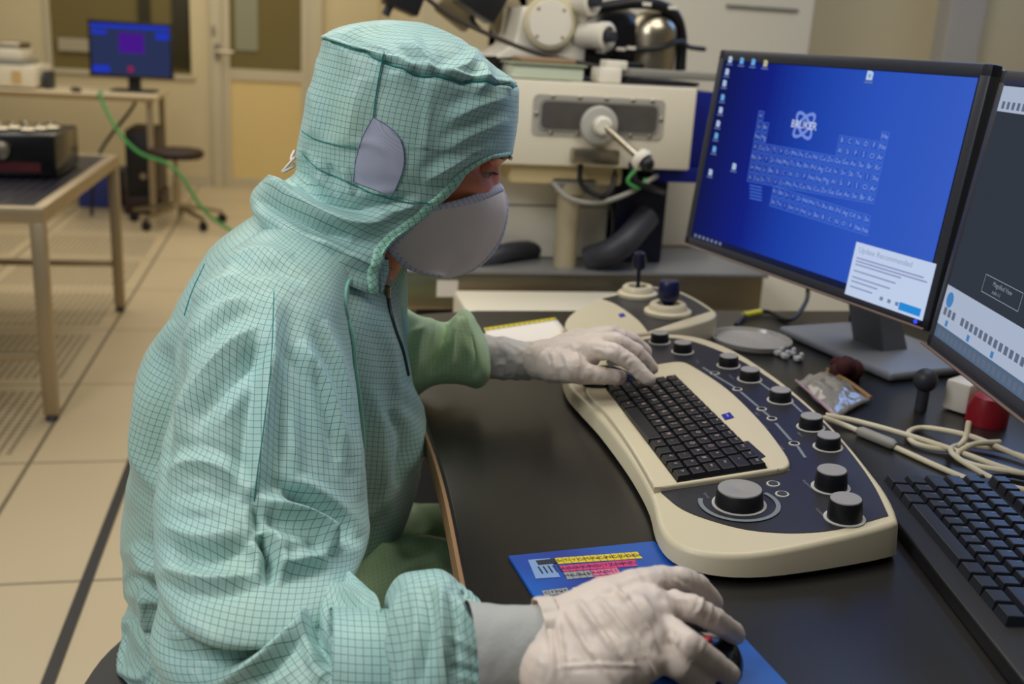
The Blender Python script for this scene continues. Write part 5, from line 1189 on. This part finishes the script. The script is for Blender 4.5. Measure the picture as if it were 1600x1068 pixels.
lid(ec, .0126, 4, 84, 'upper_eyelid'); lid(ec, .0124, -22, -84, 'lower_eyelid')
g = B()
for k in range(16):
    a = math.radians(-60 + 8 * k); fw = np.array((.86, -.5, -.12)); side = np.cross(fw, (0, 0, 1)); d = fw * math.cos(a) + side * math.sin(a); p = ec + d * .0128 + np.array((0, 0, .0006)); g.tube([p, p + d * .003 + np.array((.001, 0, -.002)), p + d * .0055 + np.array((.001, 0, -.0015))], [.0003, .0002, .0001], 5, sub=2)
g.done('eyelash', M_seat, head)
g = B()
for k in range(70):
    t_ = RNG.random(); px = 742 + 50 * t_; py = 251 - 10 * t_ + RNG.normal() * 1.8; h = hit(hb, px, py, .0003)
    if h is None: continue
    q = h + np.array((.006, -.001, .0005 - .004 * RNG.random())); g.tube([h, (h + q) / 2 + np.array((0, -.0008, .0008)), q], [.0004, .0003, .0001], 5, sub=2)
for k in range(40):
    h = at(789 + 3 * RNG.random(), 236 + 10 * RNG.random(), YC - .02 + .03 * RNG.random()); q = h + np.array((.005 + .003 * RNG.random(), 0, -.002 - .003 * RNG.random())); g.tube([h, q], [.0004, .0001], 5, smooth=False)
g.done('eyebrow', mat('eyebrow_hair', (70, 44, 34), .7), head)

# ---- hood
OP = .0
hood = Loft([(628, 33, 640, 34, YC, .004), (596, 31, 668, 38, YC, .034), (548, 37, 716, 60, YC, .072), (516, 47, 762, 92, YC, .094, .9), (503, 56, 796, 124, YC, .104, .85), (500, 66, 806, 138, YC, .108, .85), (491, 100, 807, 168, YC, .111, .9), (480, 140, 803, 200, YC, .112, .9),
             (470, 185, 799, 226, YC, .112, .95, .0), (463, 222, 796, 250, YC, .110, 1, .52), (461, 240, 790, 272, YC, .108, 1, .72), (464, 254, 780, 300, YC, .105, 1, .96), (460, 268, 764, 330, YC, .103, 1, 1.14),
             (436, 276, 740, 362, YC, .103, 1, 1.23), (405, 284, 716, 396, YC, .108, 1, 1.22), (390, 300, 690, 425, YC, .116, 1, 1.16), (388, 318, 664, 446, YC, .126, 1, 1.02), (398, 334, 640, 455, YC, .132, 1, .92)], 320, 420, border=[(850, 218), (797, 233), (762, 250), (727, 272), (700, 302), (662, 340), (625, 368), (600, 395), (591, 425), (590, 500)])
hood.uvs()
m_ = hood.m; tt = np.linspace(0, 1, m_)[:, None]
D = wr3(hood, .0026, (11, 10, 9), 6.6) + wr_ridge(hood, .0016, (12, 12, 10), 12)
# puckers at the crown seam
row_seam = (.268 * m_ + 13 * np.sin(hood.th[int(.28 * m_)]) ** 2 + 3.2 * vnoise(np.stack([hood.UV[int(.28 * m_), :, 0] * 38, np.zeros(hood.n), np.zeros(hood.n)], -1)) + 1.6 * vnoise(np.stack([hood.UV[int(.28 * m_), :, 0] * 95, np.ones(hood.n), np.zeros(hood.n)], -1)))[None, :]; sd = np.arange(m_)[:, None] - row_seam
puck = np.sin(hood.UV[..., 0] * 150 + 3 * vnoise(hood.P * 30)) * .0018
D += puck * np.exp(-(sd / 11.0) ** 2) - .0030 * np.exp(-(sd / 3.0) ** 2) + .0022 * np.exp(-((sd + 9) / 6.0) ** 2)
D += stroke_field(hood.P, [
    ([(505, 60, 0), (540, 48, 0), (590, 42, 0)], .004, 9), ([(640, 60, 0), (665, 90, 0), (672, 118, 0)], .0045, 9), ([(690, 110, 0), (730, 100, 0), (748, 70, 0)], .0035, 9), ([(745, 85, 0), (760, 120, 0), (740, 150, 0)], .0045, 9),
    ([(560, 60, 0), (600, 75, 0), (640, 100, 0)], .0025, 8), ([(700, 190, 0), (750, 165, 0), (795, 150, 0)], .004, 11), ([(690, 240, 0), (740, 210, 0), (795, 185, 0)], .0035, 10), ([(660, 285, 0), (710, 255, 0), (770, 222, 0)], .004, 10),
    ([(480, 130, 0), (490, 180, 0), (475, 230, 0)], .003, 12), ([(560, 120, 0), (550, 180, 0), (540, 230, 0)], .003, 16),
    # neck gathers and cape folds
    ([(470, 235, 0), (475, 262, 0), (470, 290, 0)], -.005, 6), ([(490, 250, 0), (498, 275, 0), (500, 300, 0)], .004, 7), ([(512, 255, 0), (520, 285, 0), (525, 305, 0)], -.004, 6), ([(535, 262, 0), (545, 290, 0), (552, 305, 0)], .0035, 6),
    ([(400, 285, 0), (440, 300, 0), (500, 335, 0), (560, 350, 0), (620, 340, 0)], .010, 13), ([(395, 308, 0), (440, 326, 0), (500, 356, 0), (550, 370, 0)], -.008, 10), ([(460, 275, 0), (500, 305, 0), (560, 325, 0), (640, 315, 0)], -.008, 10),
    ([(480, 360, 0), (520, 385, 0), (560, 405, 0), (590, 420, 0)], .006, 10), ([(540, 315, 0), (600, 330, 0), (660, 318, 0)], .005, 8), ([(415, 270, 0), (432, 290, 0), (460, 300, 0)], .006, 8)])
hood.displace(D)
# wavy hem at the opening
ho = put([(hood.P, hood.UV)], 'hood', M_cloth, pr, thick=.0016)
hob = bvh_of(ho.data, WL[ho.name])
# crown seam
ri = np.round(row_seam[0]).astype(int); P = hood.P[ri, np.arange(hood.n)]; N_ = hood.normals()[ri, np.arange(hood.n)]
g = B(); g.tube([P[k] + N_[k] * .0012 for k in range(0, hood.n, 1)], .0010, 6, smooth=False); g.done('crown_seam', M_seam, ho)
# bias trim around the face opening: follows first and last column where the hood is open
r0 = int(np.where(hood.op > 0.02)[0][0]) + 26
for c0_, c1_ in ((0, 12), (-1, -13)):
    P = hood.P[r0 - 26:, :]; Nn = hood.normals()[r0 - 26:, :]; rows_ = P.shape[0]; W_ = .0105
    Pg = []; UVg = []
    ed = P[:, c0_]; dirn = P[:, c1_] - P[:, c0_]; dl = np.linalg.norm(dirn, axis=1, keepdims=True); dirn = dirn / dl
    nn_ = Nn[:, c0_]; tl = np.concatenate([[0], np.cumsum(np.linalg.norm(np.diff(ed, axis=0), axis=1))])
    for a_, h_ in ((-.0008, -.0018), (-.0012, .0012), (.25 * W_, .0024), (.75 * W_, .0024), (W_, .0006)):
        Pg.append(ed + dirn * a_ + nn_ * h_); UVg.append(np.stack([np.full(rows_, a_), tl], -1))
    me = mesh_from_grids([(np.stack(Pg, 1), np.stack(UVg, 1))]); tr_ = link('face_trim', me, M_clothtrim, ho)
    md = tr_.modifiers.new('s', 'SOLIDIFY'); md.thickness = .0012; md.offset = 0
# mesh patch over the ear, seams and stitched band
def surf_patch(bvh, poly_px, n, name, m_, parent, lift=.0016):
    """fill an outline with a grid that follows the surface: left and right borders given as lists"""
    Lp = resample([list(p) + [0] for p in poly_px[0]], n); Rp = resample([list(p) + [0] for p in poly_px[1]], n); P = np.zeros((n, n, 3)); ok = True
    for i in range(n):
        for j in range(n):
            q = Lp[i] * (1 - j / (n - 1)) + Rp[i] * (j / (n - 1)); h = hit(bvh, q[0], q[1], lift)
            P[i, j] = h if h is not None else at(q[0], q[1], YC - .1)
    U_ = np.concatenate([np.zeros((n, 1)), np.cumsum(np.linalg.norm(np.diff(P, axis=1), axis=2), 1)], 1); V_ = np.concatenate([np.zeros((1, n)), np.cumsum(np.linalg.norm(np.diff(P, axis=0), axis=2), 0)], 0)
    me = mesh_from_grids([(P, np.stack([U_, V_], -1))]); return link(name, me, m_, parent)
surf_patch(hob, ([(582, 184), (566, 215), (556, 250), (553, 284)], [(584, 184), (618, 208), (631, 240), (626, 275), (612, 306)]), 40, 'mesh_patch', M_mesh, ho)
surf_tube(hob, [(583, 183), (606, 197), (624, 216), (631, 240), (628, 270), (612, 307)], .0005, 'patch_stitching', mat('stitch_lilac', (120, 120, 160), .6), ho)
surf_tube(hob, [(583, 183), (567, 213), (556, 250), (552, 286)], .0005, 'patch_stitching', mat('stitch_lilac2', (120, 120, 160), .6), ho)
surf_tube(hob, [(600, 82), (594, 110), (588, 145), (583, 183)], .0007, 'side_seam', M_seam, ho)
surf_tube(hob, [(465, 200), (490, 216), (520, 225), (558, 232)], .0006, 'back_band_seam', M_seam, ho)
surf_tube(hob, [(472, 240), (495, 262), (525, 276), (552, 288), (590, 305), (630, 315), (672, 318)], .0006, 'back_band_seam', M_seam, ho)
# drawstring at the nape
surf_pts = [at(460, 236, 1.08), at(455, 248, 1.07), at(460, 258, 1.065), at(450, 265, 1.06), at(442, 268, 1.06), at(452, 256, 1.062), at(461, 246, 1.065)]
g = B(); g.tube(surf_pts, .0016, 8); g.done('drawstring', M_white, ho)
# throat flap of the hood hanging below the chin
tf = Loft([(570, 392, 606, 404, 1.10, .012), (575, 410, 606, 424, 1.095, .010), (583, 430, 603, 440, 1.09, .007), (592, 450, 598, 456, 1.085, .003)], 40, 50); tf.uvs(); tf.displace(wr3(tf, .0012, (60, 60, 40), 3)); put([(tf.P, tf.UV)], 'throat_tab', M_cloth, ho)

# ---- mask
K_ = [(676, 322), (652, 344), (630, 362), (613, 378), (607, 390), (618, 404), (642, 421), (690, 433)]
C_ = [(781, 288), (790, 306), (793, 327), (790, 350), (782, 375), (765, 400), (738, 421), (700, 433.5)]
n1, n2 = 70, 60; Kr = resample([list(p) + [0] for p in K_], n1); Cr = resample([list(p) + [0] for p in C_], n1)
def mask_grid(sgn):
    P = np.zeros((n1, n2, 3))
    for i in range(n1):
        tv = i / (n1 - 1); wY = .076 - .02 * tv
        for j in range(n2):
            s_ = j / (n2 - 1); q = Kr[i] * (1 - s_) + Cr[i] * s_
            y = YC + sgn * wY * (1 - s_ ** 2.0) ** .75; sag = math.sin(math.pi * s_) * (6 - 4 * tv) * (1 - abs(2 * tv - 1)) 
            q1 = q[1] + (4 * math.sin(math.pi * s_) * max(0, 1 - 4 * tv) if True else 0)
            P[i, j] = at(q[0], q1, y)
    du = np.gradient(P, axis=1); dv = np.gradient(P, axis=0); N = np.cross(du, dv); N /= np.maximum(np.linalg.norm(N, axis=2, keepdims=True), 1e-9); N *= np.sign(N[n1 // 2, n2 // 2, 1] * sgn)
    P += N * (.0022 * fbm(P * np.array((22, 22, 16)) + 4, 2) * (np.sin(np.linspace(0, math.pi, n2))[None, :] ** .6))[..., None]
    U = np.concatenate([np.zeros((n1, 1)), np.cumsum(np.linalg.norm(np.diff(P, axis=1), axis=2), 1)], 1); V = np.concatenate([np.zeros((1, n2)), np.cumsum(np.linalg.norm(np.diff(P, axis=0), axis=2), 0)], 0)
    return P, np.stack([U, V], -1), N
G1, G2 = mask_grid(-1), mask_grid(1)
mk = put([(G1[0], G1[1]), (G2[0], G2[1])], 'face_mask', M_mask, pr, thick=.0012)
def ribbon(A, Bd, N, name, parent):
    """band with one border on A, width direction Bd"""
    tl = np.concatenate([[0], np.cumsum(np.linalg.norm(np.diff(A, axis=0), axis=1))]); W_ = np.array((-.0012, .0012, .0055, .0088)); Hh = np.array((.0002, .0016, .0018, .0008))
    P = np.stack([A + Bd * w_ + N * h for w_, h in zip(W_, Hh)], 1); UV = np.stack([np.stack([np.full(len(A), w_), tl], -1) for w_ in W_], 1)
    me = mesh_from_grids([(P, UV)]); ob = link(name, me, M_masktrim, parent); md = ob.modifiers.new('s', 'SOLIDIFY'); md.thickness = .0012; md.offset = 0
def nrm(a): return a / np.maximum(np.linalg.norm(a, axis=-1, keepdims=True), 1e-9)
for G in (G1, G2):
    P, _, N = G
    ribbon(P[0], nrm(P[5] - P[0]), N[0], 'upper_trim', mk)
    ribbon(P[:, -1], nrm(P[:, -6] - P[:, -1]), N[:, -3], 'centre_trim', mk)
    ribbon(P[18:, 0], nrm(P[18:, 5] - P[18:, 0]), N[18:, 1], 'lower_trim', mk)
# ---- gloved hands ------------------------------------------------------
def blob_mesh(chains, balls, voxel, smooth=6):
    """chains: list of [(x,y,z,r), ...] ; everything overlaps and is fused by the remesher"""
    g = B()
    for ch in chains:
        for (a, b) in zip(ch[:-1], ch[1:]):
            pa, pb = np.array(a[:3]), np.array(b[:3]); L_ = np.linalg.norm(pb - pa); d = (pb - pa) / L_
            g.lathe([(a[3], 0), (a[3] * .5 + b[3] * .5, L_ / 2), (b[3], L_)], pa, d, 20); g.sphere(pa, a[3], 18); g.sphere(pb, b[3], 18)
    for c, r, scl, rot in balls: g.sphere(c, r, 24, scl, rot)
    bmesh.ops.recalc_face_normals(g.bm, faces=g.bm.faces)
    me = bpy.data.meshes.new('t'); g.bm.to_mesh(me); g.bm.free(); ob = bpy.data.objects.new('t', me); C.objects.link(ob)
    md = ob.modifiers.new('r', 'REMESH'); md.mode = 'VOXEL'; md.voxel_size = voxel; md.use_smooth_shade = True
    ms_ = ob.modifiers.new('s', 'SMOOTH'); ms_.iterations = smooth; ms_.factor = .5
    out = bpy.data.meshes.new_from_object(ob.evaluated_get(bpy.context.evaluated_depsgraph_get())); bpy.data.objects.remove(ob); return out
def displace_mesh(me, fn):
    n = len(me.vertices); V = mesh_np(me).astype(float); N = np.empty(n * 3, np.float32); me.vertices.foreach_get('normal', N); N = N.reshape(-1, 3)
    V = V + N * fn(V)[:, None]; me.vertices.foreach_set('co', V.astype(np.float32).ravel()); me.update()
def Q(px, py, z, r): return tuple(atz(px, py, z)) + (r,)
# near (right) hand on the mouse
R_ch = [
    [Q(845, 1012, .772, .0290), Q(880, 1008, .777, .0285), Q(930, 1000, .787, .0270), Q(985, 975, .797, .0225)],       # wrist -> back of hand
    [Q(880, 985, .780, .024), Q(950, 945, .793, .0205), Q(1005, 918, .799, .0150), Q(1035, 908, .799, .0122)],
    [Q(880, 1020, .776, .027), Q(960, 1000, .790, .0225), Q(1015, 962, .798, .0145), Q(1048, 945, .799, .0112)],
    [Q(880, 1030, .774, .027), Q(950, 1030, .784, .0225), Q(1010, 995, .793, .0145), Q(1045, 988, .794, .0108)],
    [Q(870, 1050, .770, .026), Q(940, 1060, .775, .0220), Q(1000, 1035, .783, .0150), Q(1035, 1022, .785, .0112)],
    [Q(985, 975, .797, .0205), Q(1010, 950, .798, .0170)], [Q(960, 1045, .780, .020), Q(1010, 1000, .790, .0180)],
    [Q(1035, 908, .799, .0118), Q(1062, 905, .798, .0098), Q(1090, 915, .786, .0092), Q(1114, 940, .766, .0085)],       # index
    [Q(1048, 945, .799, .0112), Q(1082, 950, .800, .0096), Q(1114, 966, .788, .0090), Q(1140, 984, .767, .0084), Q(1149, 991, .760, .0078)],   # middle
    [Q(1045, 988, .794, .0108), Q(1075, 1006, .795, .0096), Q(1105, 1028, .781, .0090), Q(1131, 1047, .763, .0083), Q(1140, 1053, .758, .0077)],    # ring
    [Q(1035, 1024, .785, .0106), Q(1060, 1040, .781, .0093), Q(1086, 1060, .764, .0086), Q(1100, 1070, .757, .0078)],    # little
    [Q(905, 975, .772, .018), Q(960, 940, .765, .0150), Q(1010, 915, .758, .0115), Q(1050, 905, .752, .0100), Q(1072, 908, .749, .0092)],  # thumb, far side
]
me = blob_mesh(R_ch, [], .0017, 7)
GST = [([(868, 960, 0), (876, 1000, 0), (884, 1060, 0)], .0016, 4), ([(882, 948, 0), (905, 990, 0), (940, 1050, 0)], .0018, 4), ([(900, 935, 0), (930, 975, 0), (975, 1040, 0)], .0022, 5), ([(925, 925, 0), (960, 965, 0), (1005, 1030, 0), (1024, 1060, 0)], .0024, 5),
       ([(955, 912, 0), (985, 945, 0), (1015, 990, 0), (1032, 1020, 0)], .0018, 5), ([(960, 918, 0), (975, 935, 0), (985, 925, 0)], .0012, 4), ([(870, 1042, 0), (930, 1038, 0), (1005, 1040, 0)], .0010, 3),
       ([(1036, 910, 0), (1050, 925, 0), (1080, 930, 0)], -.0012, 4), ([(1054, 903, 0), (1062, 912, 0), (1085, 922, 0)], .0010, 3), ([(1098, 930, 0), (1095, 948, 0), (1086, 960, 0)], .0012, 3), ([(1112, 940, 0), (1110, 960, 0), (1104, 972, 0)], .0010, 3), ([(1126, 955, 0), (1122, 970, 0), (1116, 980, 0)], .0008, 3),
       ([(1045, 1000, 0), (1060, 1018, 0), (1090, 1045, 0)], -.0010, 4), ([(1052, 975, 0), (1060, 995, 0), (1055, 1012, 0)], .0010, 3), ([(1100, 1000, 0), (1094, 1020, 0)], .0008, 3), ([(1000, 925, 0), (1020, 960, 0), (1040, 990, 0)], .0012, 5),
       ([(855, 975, 0), (862, 1010, 0), (866, 1060, 0)], .0012, 4), ([(915, 1005, 0), (935, 1030, 0), (955, 1062, 0)], .0014, 4), ([(1010, 900, 0), (1030, 925, 0), (1045, 935, 0)], .0008, 4)]
displace_mesh(me, lambda V: 1.35 * stroke_field(V, GST) + .0006 * fbm(V * 55, 3) + .0005 * (np.exp(-(fbm(V * np.array((90, 40, 60)), 2) / .15) ** 2)))
gl = link('near_glove', me, M_glove, pr, origin=atz(940, 1000, .77)); gl['label'] = 'wrinkled white latex glove on the mouse'
# glove rim and grey undersleeve
rim = Loft([(843, 946, 843, 1090, .597, .031), (848, 944, 848, 1092, .598, .0325), (858, 943, 858, 1094, .598, .0330), (868, 941, 868, 1092, .599, .0315)], 20, 120); rim.uvs(); rim.displace(.0006 * np.sin(rim.th * 17) + .0008 * fbm(rim.P * 60, 2)); put([(rim.P, rim.UV)], 'glove_rim', M_glove, gl, thick=.0008)
und = Loft([(735, 946, 735, 1100, .615, .036), (760, 949, 760, 1098, .610, .034), (800, 953, 800, 1090, .603, .031), (850, 950, 850, 1086, .598, .029), (870, 950, 870, 1086, .598, .027)], 80, 120); und.uvs(); und.displace(wr3(und, .0012, (40, 30, 30), 3)); put([(und.P, und.UV)], 'near_undersleeve', M_under, pr)
# far (left) hand over the console
L_ch = [
    [Q(848, 562, .800, .0250), Q(885, 560, .805, .0240), Q(915, 553, .812, .0200)],
    [Q(870, 552, .806, .021), Q(905, 535, .818, .0180), Q(925, 533, .822, .0140)],
    [Q(870, 558, .804, .023), Q(910, 547, .816, .0180), Q(930, 545, .820, .0130)],
    [Q(865, 570, .800, .022), Q(895, 575, .802, .0180), Q(915, 583, .797, .0130)],
    [Q(905, 583, .796, .0135), Q(935, 586, .795, .0112), Q(960, 589, .792, .0100), Q(968, 589, .790, .0092)],     # thumb, near side
    [Q(925, 545, .820, .0130), Q(958, 549, .824, .0110), Q(985, 566, .812, .0102), Q(1008, 588, .796, .0096), Q(1014, 592, .793, .009)],     # index
    [Q(925, 535, .823, .0130), Q(965, 533, .828, .0112), Q(993, 548, .816, .0104), Q(1013, 568, .798, .0098), Q(1018, 574, .793, .009)],      # middle
    [Q(918, 530, .822, .0125), Q(950, 522, .826, .0110), Q(985, 530, .815, .0100), Q(1008, 548, .797, .0090)],     # ring
    [Q(910, 532, .816, .0120), Q(935, 522, .818, .0105), Q(962, 520, .806, .0095), Q(980, 530, .790, .0085)],      # little
]
me = blob_mesh(L_ch, [], .0020, 6)
GS2 = [([(858, 545, 0), (866, 565, 0), (872, 592, 0)], .0014, 3), ([(872, 540, 0), (884, 562, 0), (892, 590, 0)], .0014, 3), ([(890, 532, 0), (900, 550, 0), (905, 568, 0)], .0012, 3), ([(925, 545, 0), (940, 548, 0), (952, 556, 0)], .0010, 3), ([(945, 540, 0), (958, 545, 0), (962, 556, 0)], -.0010, 3), ([(975, 553, 0), (972, 563, 0)], .0008, 3), ([(985, 562, 0), (980, 570, 0)], .0008, 3)]
displace_mesh(me, lambda V: 1.3 * stroke_field(V, GS2) + .0006 * (np.exp(-(fbm(V * np.array((90, 60, 60)), 2) / .15) ** 2)) + .0008 * fbm(V * 60, 3))
gl2 = link('far_glove', me, M_glove, pr, origin=atz(900, 560, .79)); gl2['label'] = 'white latex glove reaching over the console'
un2 = Loft([(745, 522, 745, 594, 1.215, .030), (762, 524, 760, 590, 1.212, .029), (800, 530, 800, 592, 1.206, .027), (845, 538, 842, 592, 1.20, .024), (862, 540, 860, 596, 1.20, .0245)], 80, 100); un2.uvs(); un2.displace(wr3(un2, .0022, (45, 40, 40), 5) + wr_ridge(un2, .0014, (50, 40, 40), 3)); put([(un2.P, un2.UV)], 'far_undersleeve', mat('pale_undersleeve', (206, 202, 198), .7), pr)

# ---- the stool the person sits on
sc_ = np.array((-.02, 1.06, -.06))
t = thing('swivel_stool', 'round black stool under the seated person', 'stool', sc_)
B().lathe([(.12, .44), (.20, .445), (.225, .46), (.23, .48), (.215, .505), (.10, .515), (.02, .515)], sc_, n=64).done('seat', M_black, t)
B().lathe([(.03, .10), (.03, .3), (.018, .3), (.018, .445)], sc_, n=24).done('gas_column', M_steel, t)
for k in range(5):
    a = math.radians(10 + 72 * k); ex, ey = sc_[0] + .26 * math.cos(a), sc_[1] + .26 * math.sin(a)
    l = B().tube([(sc_[0] + .02 * math.cos(a), sc_[1] + .02 * math.sin(a), .115), (sc_[0] * .5 + ex * .5, sc_[1] * .5 + ey * .5, .09), (ex, ey, .065)], [.018, .015, .011]).done('leg', M_steel, t)
    B().sphere((ex, ey, .028), .027, 16, (1, 1, 1)).done('caster', M_black, l)
